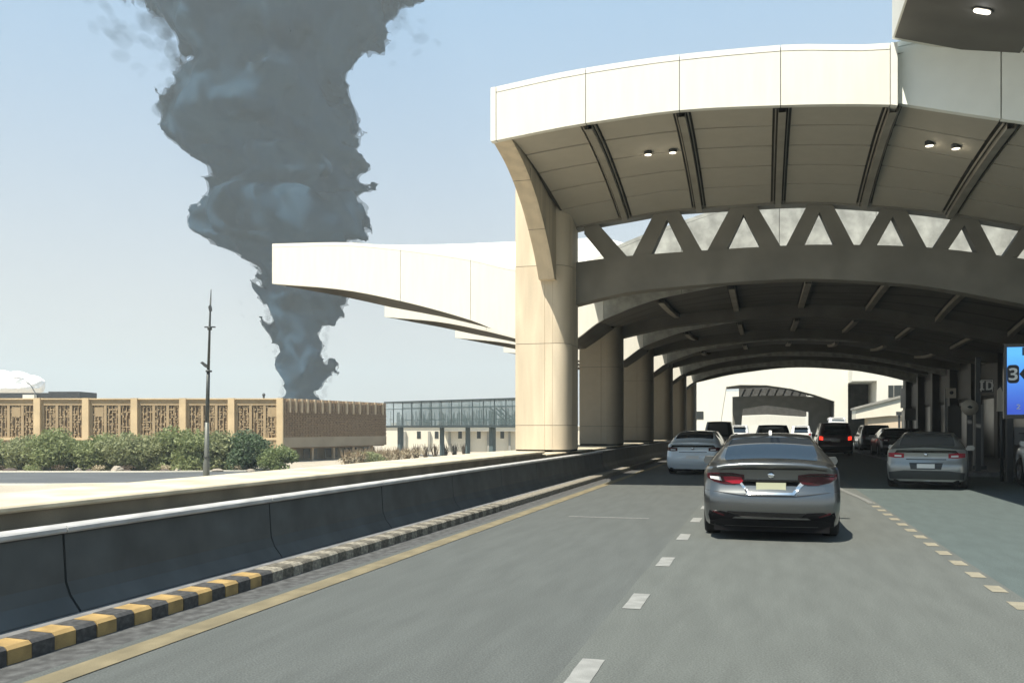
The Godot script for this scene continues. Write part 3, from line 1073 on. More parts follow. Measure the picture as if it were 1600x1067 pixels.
# ================================================================ beyond the last canopy
func make_far_gantry() -> void:
	var g := thing("far_canopy", "sunlit white canopy beyond the shade with a dark arched passage", "canopy", Vector3.ZERO)
	var arch := [[-4.05, 6.3], [-2.5, 6.5], [0.4, 6.42], [3.0, 6.0], [5.5, 5.3], [7.6, 4.55]]
	var p := [[-13, 0], [-4.9, 0], [-4.5, 3.5]]
	p.append_array(arch)
	p.append_array([[7.6, 0], [9.0, 0], [9.0, 9.0], [5.0, 9.9], [0, 10.2], [-6, 9.9], [-13, 9.4]])
	var st := begin()
	prism(st, poly(p), Vector3(0, 0, -105), Vector3.RIGHT, Vector3.UP, Vector3(0, 0, -1.2))
	obj("fascia", st, M.white_panel, g)
	boxed("window", Vector3(-7.6, 2.6, -104.96), Vector3(-6.6, 3.5, -105.02), M.window_dark, g)
	# passage behind: dark ceiling, side walls, lattice of the inner beam
	st = begin()
	prism(st, poly([[-4.3, 6.4], [0.4, 6.55], [3.0, 6.2], [7.8, 4.8], [7.8, 7.5], [-4.3, 8.2]]), Vector3(0, 0, -106.2), Vector3.RIGHT, Vector3.UP, Vector3(0, 0, -7.5))
	obj("ceiling", st, M.soffit_dark, g)
	boxed("side_wall", Vector3(7.6, 0, -107), Vector3(8.4, 6, -125), M.wall_dark, g)
	st = begin()
	prism(st, poly([[-3.6, 0], [-2.7, 0], [-2.4, 3.9], [0.3, 4.35], [3.5, 3.9], [5.2, 3.5], [5.2, 0], [7.6, 0], [7.6, 5.2], [3.0, 5.45], [0.4, 5.5], [-3.6, 5.4]]), Vector3(0, 0, -112), Vector3.RIGHT, Vector3.UP, Vector3(0, 0, -0.8))
	obj("inner_arch", st, M.beam, g)
	for i in 9:
		var x := -2.6 + i * 0.95
		st = begin()
		prism(st, poly([[x, 5.42], [x + 0.2, 5.42], [x + 0.62, 6.3], [x + 0.42, 6.3]]), Vector3(0, 0, -112.1), Vector3.RIGHT, Vector3.UP, Vector3(0, 0, -0.4))
		obj("brace", st, M.panel_dark, g)
	st = begin()
	prism(st, poly([[-2.9, 0], [-2.0, 0], [-1.9, 1.95], [0.6, 2.3], [3.3, 2.0], [3.9, 0], [5.4, 0], [5.4, 3.0], [3.3, 3.15], [0.6, 3.35], [-2.9, 3.2]]), Vector3(0, 0, -126), Vector3.RIGHT, Vector3.UP, Vector3(0, 0, -0.8))
	obj("rear_arch", st, M.white_panel, g)
	st = begin()
	prism(st, poly([[-3.2, 3.4], [0.6, 3.55], [5.6, 3.2], [5.6, 8.0], [-3.2, 8.0]]), Vector3(0, 0, -126.4), Vector3.RIGHT, Vector3.UP, Vector3(0, 0, -6))
	obj("rear_soffit", st, M.soffit_dark, g)
	# pale end wall seen through the passage
	var w := thing("end_wall", "bright white wall at the far end of the arched passage", "building", Vector3(1, 0, -160))
	boxed("wall", Vector3(-14, 0, 0), Vector3(14, 8, -2), M.white_panel, w)
	# block on the right of it
	var b := thing("white_building", "white flat building right of the far arch with a shaded recess", "building", Vector3.ZERO)
	boxed("wall", Vector3(11.4, 0, -100), Vector3(24, 12, -112), M.white_panel, b)
	boxed("recess_ceiling", Vector3(9.0, 6.5, -100), Vector3(11.4, 12, -112), M.white_panel, b)
	boxed("recess_wall", Vector3(9.02, 0, -108), Vector3(11.4, 6.5, -108.5), M.soffit_dark, b)
	boxed("window", Vector3(12.5, 4.75, -99.94), Vector3(17, 6.0, -100.05), M.window_dark, b)
	for i in 5:
		boxed("mullion", Vector3(13.0 + i * 0.8, 4.75, -99.9), Vector3(13.06 + i * 0.8, 6.0, -99.94), M.concrete_grey, b)
	var s := thing("sloped_shelter", "cream sloping shelter roof over a tan wall near the far opening", "shelter", Vector3.ZERO)
	st = begin()
	prism(st, poly([[8.6, 2.45], [8.6, 3.35], [13.6, 4.7], [18, 5.8], [18, 3.7], [13.6, 2.95]]), Vector3(0, 0, -92), Vector3.RIGHT, Vector3.UP, Vector3(0, 0, -4))
	obj("roof_edge", st, M.cream_wall, s)
	st = begin()
	prism(st, poly([[8.5, 3.36], [8.5, 3.56], [13.6, 4.93], [18, 6.05], [18, 5.82], [13.6, 4.71]]), Vector3(0, 0, -91.8), Vector3.RIGHT, Vector3.UP, Vector3(0, 0, -4.5))
	obj("roof", st, M.concrete_grey, s)
	boxed("wall", Vector3(9.7, 0, -92.3), Vector3(18, 2.75, -95), M.cream_tan, s)
	var l := thing("lamp_post", "short dark post with a square head before the tan wall", "post", Vector3(12.2, 0, -90))
	boxed("post", Vector3(-0.09, 0, -0.09), Vector3(0.09, 3.0, 0.09), M.metal_dark, l)
	boxed("head", Vector3(-0.25, 2.75, -0.2), Vector3(0.4, 3.1, 0.2), M.metal_dark, l)


# ================================================================ the tan building on the left
func make_screen_building() -> void:
	var b := thing("tan_building", "long tan building with pillars and carved lattice windows", "building", site(-31.1, 120, LOW), TURN)
	var h := 8.62
	var bay := 6.5
	boxed("wall", Vector3(-62, 0, -0.5), Vector3(0.36, h - 0.35, -14), M.tan_panel, b)
	boxed("roof", Vector3(-62, h - 0.34, -0.3), Vector3(0.36, h - 0.12, -14), M.tan_pale, b)
	boxed("base", Vector3(-62, 0, 0.0), Vector3(-0.45, 3.0, -0.5), M.tan_wall, b)
	for i in 9:
		boxed("pillar", Vector3(-bay * i - 0.43, 0, 0.3), Vector3(-bay * i + 0.43, h, -0.5), M.tan_pale, b)
	for i in 9:
		var x1 := -bay * i - 0.43
		var x0 := x1 - bay + 0.86
		boxed("cornice", Vector3(x0, h - 0.2, 0.12), Vector3(x1, h - 0.03, -0.5), M.tan_pale, b)
		boxed("frieze", Vector3(x0, h - 0.98, -0.1), Vector3(x1, h - 0.2, -0.5), M.tan_wall, b)
		boxed("ledge", Vector3(x0, 3.0, 0.12), Vector3(x1, 3.3, -0.5), M.tan_pale, b)
		var w := (x1 - x0) / 3.0
		for j in 3:
			var a := x0 + w * j
			boxed("jamb", Vector3(a, 3.3, -0.12), Vector3(a + 0.36, h - 0.98, -0.5), M.tan_wall, b)
			lattice_window(b, a + 0.36, a + w, 3.3, h - 0.98, i * 3 + j)
	# the wing that turns back from the corner, faced with open brickwork
	var turn := TURN + atan2(23.0, 10.7)
	var o := thing("brick_lattice_wing", "brown open-brick lattice wing of the tan building past its corner", "building", site(-31.1 + 0.37, 120, LOW), TURN + atan2(23.0, 10.7))
	var len := 25.3
	o.rotation.y = TURN + atan2(23.0, 10.7)
	turn = 0
	boxed("wall", Vector3(0.02, 3.35, -1.1), Vector3(len, h, -4), M.tan_deep, o)
	boxed("band", Vector3(0.02, 1.95, 0.0), Vector3(len, 3.35, -4), M.band, o)
	boxed("soffit_edge", Vector3(0.02, 1.8, -0.4), Vector3(len, 1.95, -4), M.tan_deep, o)
	boxed("shop_wall", Vector3(0.02, 0, -3.2), Vector3(len, 1.8, -4), M.band, o)
	for i in 5:
		boxed("post", Vector3(2.5 + i * 5, 0, -0.9), Vector3(2.85 + i * 5, 1.8, -1.25), M.lattice_pale, o)
		boxed("window", Vector3(3.4 + i * 5, 0.2, -3.14), Vector3(6.6 + i * 5, 1.6, -3.2), M.window_dark, o)
	# brick grid, joined: single bricks are under four pixels
	var st := begin()
	var nx := 74
	for i in nx:
		var x := (i + 0.5) * len / nx
		box(st, Vector3(x - 0.055, 3.36, -0.16), Vector3(x + 0.055, 6.95, 0.0))
		for j in 13:
			var y := 3.4 + j * 0.275
			if (i + j) % 2 == 0 or rng.randf() < 0.2:
				box(st, Vector3(x + 0.055, y, -0.2), Vector3(x + 0.287, y + 0.14, -0.05))
	var g := obj("open_brickwork", st, M.lattice, o)
	g.set_meta("kind", "stuff")
	st = begin()
	for i in 60:
		var x := (i + 0.5) * len / 60.0
		box(st, Vector3(x - 0.1, 6.95, -0.3), Vector3(x + 0.1, h - 0.02, 0.02 - 0.05 * (i % 2)))
	g = obj("upright_fins", st, M.lattice, o)
	g.set_meta("kind", "stuff")
	for i in [3, 6, 9, 12, 16, 20, 24, 29, 34, 38, 42, 47, 52, 57]:
		var x: float = (i + 0.5) * len / 60.0
		boxed("pale_fin", Vector3(x - 0.17, 6.7, -0.3), Vector3(x + 0.17, h, 0.08), M.lattice_pale, o)


func lattice_window(parent: Node, x0: float, x1: float, y0: float, y1: float, n: int) -> void:
	# recess with carved blocks standing in it
	var w := MeshInstance3D.new()
	var st := begin()
	box(st, Vector3(x0, y0, -0.49), Vector3(x1, y1, -0.44))
	st.generate_normals()
	w.name = "lattice_window"
	w.mesh = st.commit()
	w.material_override = M.tan_deep
	parent.add_child(w, true)
	st = begin()
	var r := RandomNumberGenerator.new()
	r.seed = 100 + n
	var cols := 6
	var rows := 13
	var cw := (x1 - x0) / cols
	var rh := (y1 - y0) / rows
	if n >= 18 and r.randf() < 0.8:
		box(st, Vector3(x0 + 0.25, y0 + 1.3, -0.44), Vector3(x1 - 0.12, y1 - 0.02, -0.25))
		rows = 4
	if n % 7 == 2:
		box(st, Vector3(x0 + 0.3, y1 - 1.5, -0.44), Vector3(x1 - 0.1, y1 - 0.2, -0.2))
	for i in cols:
		for j in rows:
			if r.randf() < 0.45:
				continue
			var a := x0 + i * cw
			var b := y0 + j * rh
			var tall := r.randf() < 0.4
			box(st, Vector3(a + 0.03, b + 0.03, -0.44), Vector3(a + (cw * 0.62 if tall else cw + 0.02), b + (rh + 0.02 if tall else rh * 0.6), r.randf_range(-0.3, -0.16)))
	for i in [1, 3, 5]:
		box(st, Vector3(x0 + i * cw - 0.045, y0, -0.44), Vector3(x0 + i * cw + 0.045, y1, -0.22))
	var g := obj("carved_grille", st, M.tan_wall, w)
	g.set_meta("kind", "stuff")


# ================================================================ footbridge and what lies near it
func make_footbridge() -> void:
	# left end at depth 150, right end at 131 measured in the street's grid
	var a := site(-21.4, 150)
	var e := site(2.5, 128)
	var len := Vector2(e.x - a.x, e.z - a.z).length()
	var turn := atan2(-(e.z - a.z), e.x - a.x)
	var b := thing("footbridge", "glazed blue-green footbridge on posts left of the big column", "bridge", Vector3(a.x, 0, a.z), turn)
	boxed("floor", Vector3(0, 1.7, 0), Vector3(len, 2.05, -4), M.frame_dark, b)
	boxed("roof", Vector3(0, 5.8, 0.1), Vector3(len, 6.02, -4.1), M.frame_dark, b)
	boxed("rear_rail", Vector3(0, 2.9, -3.85), Vector3(len, 3.05, -3.95), M.frame_teal, b)
	boxed("rear_rail", Vector3(0, 4.9, -3.85), Vector3(len, 5.05, -3.95), M.frame_teal, b)
	var n := 14
	for i in n:
		var x := len * i / n
		boxed("mullion", Vector3(x - 0.06, 2.05, 0.02), Vector3(x + 0.06, 5.8, -0.1), M.frame_dark, b)
		boxed("glass_pane", Vector3(x + 0.07, 2.06, -0.03), Vector3(x + len / n - 0.07, 5.79, -0.05), M.bridge_glass, b)
		boxed("rear_post", Vector3(x - 0.05, 2.05, -3.9), Vector3(x + 0.05, 5.8, -4.0), M.frame_teal, b)
		boxed("rear_pane", Vector3(x + 0.07, 2.06, -3.95), Vector3(x + len / n - 0.07, 5.79, -3.97), M.bridge_glass, b)
	boxed("handrail", Vector3(0, 4.72, 0.03), Vector3(len, 4.82, -0.06), M.frame_teal, b)
	# seats, people movers and posts inside read only as a dark fringe
	var st := begin()
	for i in 190:
		var x := rng.randf_range(0.2, len - 0.3)
		var z := rng.randf_range(-3.4, -0.6)
		var h := rng.randf_range(0.5, 2.5)
		var w := rng.randf_range(0.05, 0.16)
		box(st, Vector3(x, 2.05, z - w), Vector3(x + w, 2.05 + h, z))
		if i % 2:
			box(st, Vector3(x - 0.3, 2.05 + h * 0.4, z - 0.06), Vector3(x + 0.5, 2.15 + h * 0.4, z))
	for i in 3:
		prism(st, poly([[len - 9.0 + i * 0.25, 4.6], [len - 8.8 + i * 0.25, 4.7], [len - 5.0, 2.5], [len - 5.2, 2.4]]), Vector3(0, 0, -1.0 - i), Vector3.RIGHT, Vector3.UP, Vector3(0, 0, -0.1))
	var f := obj("fittings", st, M.frame_dark, b)
	f.set_meta("kind", "stuff")
	for x in [1.6, 12.0, len * 0.55, len - 9.5]:
		boxed("leg", Vector3(x, LOW, -1.5), Vector3(x + (0.75 if x < 3 or x > len - 10 else 0.35), 1.7, -2.2), M.frame_teal, b)
	# the low white building behind
	var w := thing("low_white_building", "low cream building with small dark windows under the footbridge", "building", site(-25.5, 176, LOW), TURN)
	boxed("wall", Vector3(0, 0, 0), Vector3(44, 4.9, -10), M.cream_wall, w)
	boxed("roof", Vector3(-0.2, 4.9, 0.3), Vector3(44.3, 5.1, -10), M.white_trim, w)
	boxed("awning", Vector3(12, 4.0, 1.6), Vector3(34, 4.3, 0), M.concrete_grey, w)
	for x in [6.8, 10.3, 14.9, 18.6, 23.2, 27.0]:
		boxed("window", Vector3(x, 2.6, 0.06), Vector3(x + 0.75, 4.0, -0.05), M.window_dark, w)
	for x in [4.2, 9.0, 13.0, 16.8, 20.6, 24.8]:
		boxed("pilaster", Vector3(x, 0, 0.5), Vector3(x + 0.45, 4.0, 0), M.concrete_grey, w)
	for i in 5:
		boxed("roof_unit", Vector3(1.5 + i * 3.1, 5.1, -1), Vector3(3.2 + i * 3.1, 5.7 + 0.2 * (i % 2), -3), M.concrete_grey, w)


func make_distant() -> void:
	var b := thing("flat_roof_building", "dark flat roof line showing above the tan building", "building", site(-118, 200, LOW), TURN)
	boxed("wall", Vector3(-20, 0, 0), Vector3(14.6, 11.0, -10), M.concrete_grey, b)
	boxed("roof", Vector3(-20, 11.0, 0.4), Vector3(14.6, 12.5, -10), M.roof_black, b)
	boxed("roof_box", Vector3(14.6, 11.0, 0.4), Vector3(21.5, 12.8, -8), M.roof_black, b)
	boxed("white_box", Vector3(9.0, 10.5, 0.7), Vector3(12.0, 12.1, -1), M.white_panel, b)
	var l := thing("street_lamp", "thin grey street lamp leaning over the dark roof line", "street lamp", site(-107.5, 199, LOW), TURN)
	var st := begin(true)
	tube(st, [Vector3(1.5, 0, 0), Vector3(1.4, 12.6, 0), Vector3(0.6, 14.0, 0), Vector3(-1.0, 15.5, 0), Vector3(-2.4, 15.9, 0)], [0.16, 0.13, 0.11, 0.09, 0.07], 8)
	obj("post", st, M.metal_grey, l)
	boxed("head", Vector3(-3.3, 15.75, -0.15), Vector3(-2.2, 15.95, 0.15), M.metal_grey, l)
	var v := thing("roof_vent", "small dark vent pipe on the roof of the tan building", "vent", site(-34.4, 124, LOW + 8.5), TURN)
	st = begin(true)
	tube(st, [Vector3(0, 0, 0), Vector3(0, 0.7, 0)], [0.14, 0.14], 8)
	obj("pipe", st, M.metal_dark, v)
	st = begin(true)
	tube(st, [Vector3(0, 0.6, 0), Vector3(0, 0.78, 0), Vector3(0, 0.95, 0)], [0.22, 0.22, 0.05], 8)
	obj("cap", st, M.metal_dark, v)


# ================================================================ vehicles
var SIDE := [[0.0, 0.93], [0.05, 0.965], [0.2, 0.985], [0.42, 1.0], [0.62, 0.998], [0.82, 0.985], [0.95, 0.965], [1.0, 0.945]]


func sedan(w: float, l: float, h: float) -> Dictionary:
	var hw := w / 2
	return {
		"l": l, "r": 0.33, "wheels": [1.02, l - 0.95], "yb": 0.2, "round": 0.22,
		"hw": [[0.0, hw * 0.955], [0.35, hw * 0.975], [1.0, hw], [l - 1.3, hw], [l - 0.35, hw * 0.93], [l, hw * 0.8]],
		"belt": [[0.0, 0.985], [0.5, 0.99], [1.1, 0.975], [2.4, 0.93], [l - 1.25, 0.90], [l - 0.25, 0.74], [l, 0.64]],
		"top": [[0.0, 1.03], [0.12, 1.045], [0.48, 1.08], [0.9, h - 0.135], [1.32, h - 0.035], [2.0, h], [2.6, h - 0.015], [3.05, h - 0.09], [l - 1.1, 1.02], [l - 0.5, 0.92], [l - 0.12, 0.78], [l, 0.68]],
		"wr": [[0.0, hw * 0.78], [0.48, hw * 0.74], [0.9, hw * 0.665], [1.32, hw * 0.61], [2.0, hw * 0.63], [2.7, hw * 0.63], [3.05, hw * 0.66], [l - 1.1, hw * 0.78], [l - 0.4, hw * 0.72], [l, hw * 0.6]],
		"crown": 0.035, "plan": 0.12,
		"prof": [[0.18, 0.10], [0.27, 0.06], [0.38, 0.015], [0.5, 0.0], [0.6, 0.004], [0.655, 0.03], [0.70, 0.085], [0.78, 0.098], [0.92, 0.088], [0.985, 0.055], [1.02, 0.028], [1.05, 0.03]],
		"glass": [0.50, 1.26], "shield": [l - 1.95, l - 1.15], "sides": [[0.98, 1.55], [1.62, 2.55], [2.63, l - 1.55]], "sideq": [0.14, 0.86], "tailtop": 0.0,
	}


func tall_car(w: float, l: float, h: float) -> Dictionary:
	var hw := w / 2
	return {
		"l": l, "r": 0.37, "wheels": [0.95, l - 0.95], "yb": 0.26, "round": 0.2,
		"hw": [[0.0, hw * 0.95], [0.4, hw * 0.985], [1.0, hw], [l - 1.2, hw], [l - 0.3, hw * 0.92], [l, hw * 0.82]],
		"belt": [[0.0, 1.08], [1.0, 1.08], [l - 1.3, 1.04], [l - 0.2, 0.9], [l, 0.8]],
		"top": [[0.0, h - 0.10], [0.12, h - 0.03], [0.6, h], [2.2, h], [l - 2.1, h - 0.06], [l - 1.2, 1.14], [l - 0.3, 1.0], [l, 0.86]],
		"wr": [[0.0, hw * 0.74], [0.6, hw * 0.76], [2.4, hw * 0.77], [l - 2.1, hw * 0.76], [l - 1.2, hw * 0.82], [l, hw * 0.7]],
		"crown": 0.03, "plan": 0.10,
		"prof": [[0.24, 0.08], [0.36, 0.01], [0.5, 0.0], [0.66, 0.01], [0.75, 0.06], [1.0, 0.075], [1.1, 0.09], [h - 0.25, 0.26], [h - 0.1, 0.27], [h, 0.22]],
		"glass": [], "shield": [l - 2.05, l - 1.25], "sides": [[0.35, 1.3], [1.4, 2.3], [2.38, l - 1.75]], "sideq": [0.1, 0.84], "tailtop": 0.0,
	}


func body_bottom(p: Dictionary, z: float) -> float:
	var y: float = p.yb
	for zw in p.wheels:
		var ra: float = p.r + 0.055
		var d := absf(z - zw)
		if d < ra:
			y = maxf(y, p.r + sqrt(ra * ra - d * d) * 1.0)
	return y


func inset(p: Dictionary, z: float) -> float:
	var r: float = p.round
	var e := 1.0
	if z < r:
		e -= 0.10 * pow(1.0 - z / r, 2.2)
	if z > p.l - 0.3:
		e -= 0.16 * pow((z - p.l + 0.3) / 0.3, 2.2)
	return e


func shear(p: Dictionary, v: Vector3, z: float) -> Vector3:
	# v.z already holds -z; bend the tail to its side profile and plan curve
	var fall := 1.0 - smoothstep(0.0, 0.8, z)
	var back: float = (key(p.prof, v.y) + p.plan * pow(absf(v.x) / 0.9, 2.2)) * fall
	var nose: float = p.plan * 2.0 * pow(absf(v.x) / 0.9, 2.2) * smoothstep(p.l - 0.8, p.l, z)
	return Vector3(v.x, v.y, v.z - back + nose)


func side_pt(p: Dictionary, z: float, f: float) -> Vector3:
	# f 0..1 from the sill to the belt, 1..2 from the belt to the roof edge
	var hw: float = key(p.hw, z) * inset(p, z)
	var belt := key(p.belt, z)
	if f <= 1.0:
		var yb := body_bottom(p, z)
		return shear(p, Vector3(hw * key(SIDE, f), lerpf(yb, belt, f), -z), z)
	var q := f - 1.0
	var e := top_pt(p, z, 1.0, false)
	var x := lerpf(hw * 0.945, e.x, q) + 0.02 * sin(PI * q)
	return shear(p, Vector3(x, lerpf(belt, e.y, q), -z), z)


func top_pt(p: Dictionary, z: float, r: float, bent := true) -> Vector3:
	var wr: float = key(p.wr, z) * inset(p, z)
	var v := Vector3(wr * r, key(p.top, z) - p.crown * r * r, -z)
	return shear(p, v, z) if bent else v


func tail_z(p: Dictionary, x: float, y: float) -> float:
	var f := clampf((y - p.yb) / (key(p.belt, 0.1) - p.yb), 0.0, 1.0)
	var w: float = key(p.hw, 0.2) * key(SIDE, f)
	var q := absf(x) / w
	var zr := 0.0
	if q > 0.9:
		zr = p.round * (1.0 - pow(clampf((1.0 - q) / 0.1, 0.0, 1.0), 0.4545))
	var fall := 1.0 - smoothstep(0.0, 0.8, zr)
	return zr + (key(p.prof, y) + p.plan * pow(absf(x) / 0.9, 2.2)) * fall


func car_body(p: Dictionary, paint_m: Material, parent: Node) -> void:
	var zs := [0.0, 0.012, 0.03, 0.06, 0.1, 0.15, 0.22]
	var z := 0.30
	while z < p.l - 0.32:
		zs.append(z)
		z += 0.095
	for zw in p.wheels:
		for d in [-1.0, 1.0]:
			zs.append(zw + d * (p.r + 0.054))
			zs.append(zw + d * (p.r + 0.045))
			zs.append(zw + d * (p.r + 0.02))
	for d in [0.3, 0.2, 0.12, 0.06, 0.02, 0.0]:
		zs.append(p.l - d)
	zs.sort()
	var fs := [0.0, 0.04, 0.1, 0.2, 0.32, 0.45, 0.58, 0.7, 0.8, 0.88, 0.95, 1.0, 1.05, 1.2, 1.35, 1.5, 1.65, 1.8, 1.92, 2.0]
	var rows := []
	for zz in zs:
		var half := []
		half.append(shear(p, Vector3(0, body_bottom(p, zz), -zz), zz))
		half.append(shear(p, Vector3(key(p.hw, zz) * 0.5 * inset(p, zz), body_bottom(p, zz), -zz), zz))
		for f in fs:
			half.append(side_pt(p, zz, f))
		for r in [0.85, 0.6, 0.3, 0.0]:
			half.append(top_pt(p, zz, r))
		var full := []
		for v in half:
			full.append(v)
		for i in range(half.size() - 2, -1, -1):
			full.append(Vector3(-half[i].x, half[i].y, half[i].z))
		rows.append(full)
	var st := begin(true)
	for i in rows.size() - 1:
		var c := Vector3(0, 0.75, (rows[i][0].z + rows[i + 1][0].z) / 2)
		for j in rows[i].size() - 1:
			var mid: Vector3 = (rows[i][j] + rows[i + 1][j + 1]) * 0.5
			var out := mid - c
			if j < 2 or j > rows[i].size() - 4:
				out = Vector3.DOWN
			q4(st, rows[i][j], rows[i][j + 1], rows[i + 1][j + 1], rows[i + 1][j], out)
	# close both ends with rows across
	for e in [0, rows.size() - 1]:
		var ring: Array = rows[e]
		var zz: float = zs[e]
		var m := ring.size()
		var cap := []
		for j in (m + 1) / 2:
			var a: Vector3 = ring[j]
			var row := []
			for k in 13:
				var x := lerpf(-a.x, a.x, k / 12.0)
				var y := a.y
				if j >= 22:
					y = a.y
				row.append(shear(p, Vector3(x, y, -zz), zz) if k > 0 and k < 12 else (Vector3(-a.x, a.y, a.z) if k == 0 else a))
			cap.append(row)
		grid(st, cap, Vector3.BACK if e == 0 else Vector3.FORWARD)
	obj("body", st, paint_m, parent)


func top_patch(called: String, p: Dictionary, z0: float, z1: float, r: float, m: Material, parent: Node, off := 0.006, front := false) -> void:
	var st := begin(true)
	var rows := []
	for i in 13:
		var z := lerpf(z0, z1, i / 12.0)
		var row := []
		for j in 13:
			var u := lerpf(-1.0, 1.0, j / 12.0)
			var ends := 1.0 - 0.05 * pow(absf(i / 6.0 - 1.0), 6.0)
			var q := top_pt(p, z, u * r * ends)
			row.append(q + Vector3(0, off * 0.8, -off * 0.6 if front else off * 0.6))
		rows.append(row)
	grid(st, rows, Vector3(0, 1, -0.4 if front else 0.4))
	obj(called, st, m, parent)


func side_patch(called: String, p: Dictionary, z0: float, z1: float, q0: float, q1: float, m: Material, parent: Node) -> void:
	for s in [-1.0, 1.0]:
		var st := begin(true)
		var rows := []
		for i in 7:
			var z := lerpf(z0, z1, i / 6.0)
			var row := []
			for j in 6:
				var v := side_pt(p, z, 1.0 + lerpf(q0, q1, j / 5.0))
				row.append(Vector3((v.x + 0.005) * s, v.y, v.z))
			rows.append(row)
		grid(st, rows, Vector3(s, 0.2, 0))
		obj(called, st, m, parent)


func tail_patch(called: String, p: Dictionary, outline: Array, off: float, m: Material, parent: Node, mirror := false) -> MeshInstance3D:
	# a piece that follows the tail's surface: outline in x, y
	var pl := PackedVector2Array()
	for i in outline.size():
		var a := Vector2(outline[i][0], outline[i][1])
		var b := Vector2(outline[(i + 1) % outline.size()][0], outline[(i + 1) % outline.size()][1])
		var n := maxi(1, int(a.distance_to(b) / 0.05))
		for k in n:
			var v := a.lerp(b, float(k) / n)
			pl.append(Vector2(-v.x, v.y) if mirror else v)
	var pts := pl.duplicate()
	var lo := pl[0]
	var hi := pl[0]
	for v in pl:
		lo = lo.min(v)
		hi = hi.max(v)
	var x := lo.x + 0.03
	while x < hi.x:
		var y := lo.y + 0.02
		while y < hi.y:
			var v := Vector2(x, y)
			if Geometry2D.is_point_in_polygon(v, pl):
				var clear := true
				for w in pl:
					if w.distance_to(v) < 0.018:
						clear = false
						break
				if clear:
					pts.append(v)
			y += 0.035
		x += 0.05
	var ids := Geometry2D.triangulate_delaunay(pts)
	var st := begin(true)
	var at := func(v: Vector2, o: float) -> Vector3: return Vector3(v.x, v.y, -tail_z(p, v.x, v.y) + o)
	for i in range(0, ids.size(), 3):
		var c := (pts[ids[i]] + pts[ids[i + 1]] + pts[ids[i + 2]]) / 3.0
		if Geometry2D.is_point_in_polygon(c, pl):
			t3(st, at.call(pts[ids[i]], off), at.call(pts[ids[i + 1]], off), at.call(pts[ids[i + 2]], off), Vector3.BACK)
	st.set_smooth_group(-1)
	var cen := (lo + hi) / 2
	for i in pl.size():
		var a := pl[i]
		var b := pl[(i + 1) % pl.size()]
		var n2 := (a + b) / 2 - cen
		q4(st, at.call(a, off), at.call(b, off), at.call(b, -0.03), at.call(a, -0.03), Vector3(n2.x, n2.y, 0))
	return obj(called, st, m, parent)


func wheels(p: Dictionary, parent: Node, rim: Material) -> void:
	var r: float = p.r
	var tyre := begin(true)
	var prof := [[-0.11, r * 0.62], [-0.115, r * 0.9], [-0.085, r], [0.085, r], [0.115, r * 0.9], [0.11, r * 0.62]]
	for i in prof.size() - 1:
		for k in 28:
			var a := TAU * k / 28.0
			var b := TAU * (k + 1) / 28.0
			var A := Vector3(prof[i][0], cos(a) * prof[i][1], sin(a) * prof[i][1])
			var B := Vector3(prof[i][0], cos(b) * prof[i][1], sin(b) * prof[i][1])
			var C := Vector3(prof[i + 1][0], cos(b) * prof[i + 1][1], sin(b) * prof[i + 1][1])
			var D := Vector3(prof[i + 1][0], cos(a) * prof[i + 1][1], sin(a) * prof[i + 1][1])
			var mid := (A + C) / 2
			q4(tyre, A, B, C, D, Vector3(mid.x * 2.0, mid.y, mid.z))
	tyre.generate_normals()
	var tm := tyre.commit()
	var rs := begin()
	for s in 7:
		var a := TAU * s / 7.0
		var xf := Transform3D(Basis(Vector3.RIGHT, a), Vector3.ZERO)
		box(rs, Vector3(0.03, 0.04, -0.035), Vector3(0.075, r * 0.64, 0.035), xf)
		box(rs, Vector3(-0.075, 0.04, -0.035), Vector3(-0.03, r * 0.64, 0.035), xf)
	tube(rs, [Vector3(-0.09, 0, 0), Vector3(0.09, 0, 0)], [0.075, 0.075], 14)
	for e in [-0.1, 0.06]:
		tube(rs, [Vector3(e, 0, 0), Vector3(e + 0.04, 0, 0)], [r * 0.65, r * 0.65], 24, false)
	tube(rs, [Vector3(-0.02, 0, 0), Vector3(0.02, 0, 0)], [r * 0.64, r * 0.64], 24)
	rs.generate_normals()
	var rm := rs.commit()
	for zw in p.wheels:
		for s in [-1.0, 1.0]:
			var w := Node3D.new()
			w.name = "wheel"
			w.position = Vector3(s * (key(p.hw, zw) - 0.125), r, -zw)
			parent.add_child(w, true)
			put("tyre", tm, M.rubber, w, Transform3D())
			put("rim", rm, rim, w, Transform3D())


func extras(p: Dictionary, parent: Node, paint_m: Material) -> void:
	# mirrors, roof fin, side glass, windscreen, wheels
	var g: Material = M.car_glass
	for sd in p.sides:
		side_patch("side_window", p, sd[0], sd[1], p.sideq[0], p.sideq[1], g, parent)
	top_patch("windscreen", p, p.shield[0], p.shield[1], 0.93, g, parent, 0.008, true)
	for s in [-1.0, 1.0]:
		var zz: float = p.l - 1.75
		var v := side_pt(p, zz, 1.06)
		var st := begin()
		var pr := poly([[0.0, 0.0], [0.05, -0.03], [0.2, -0.02], [0.23, 0.04], [0.2, 0.11], [0.05, 0.1]])
		prism(st, pr, Vector3(v.x * s - 0.02 * s, v.y, -zz), Vector3(s, 0, 0), Vector3.UP, Vector3(0, 0, -0.1))
		obj("mirror", st, paint_m, parent)
	wheels(p, parent, M.rim_metal)
	# headlights at the nose
	for s in [-1.0, 1.0]:
		var st := begin(true)
		var rows := []
		for i in 4:
			var row := []
			for j in 4:
				var v := side_pt(p, p.l - 0.28 + i * 0.08, lerpf(0.72, 0.97, j / 3.0))
				row.append(Vector3((v.x + 0.006) * s, v.y, v.z - 0.004))
			rows.append(row)
		grid(st, rows, Vector3(s, 0, -0.5))
		obj("headlight", st, M.lamp_clear, parent)


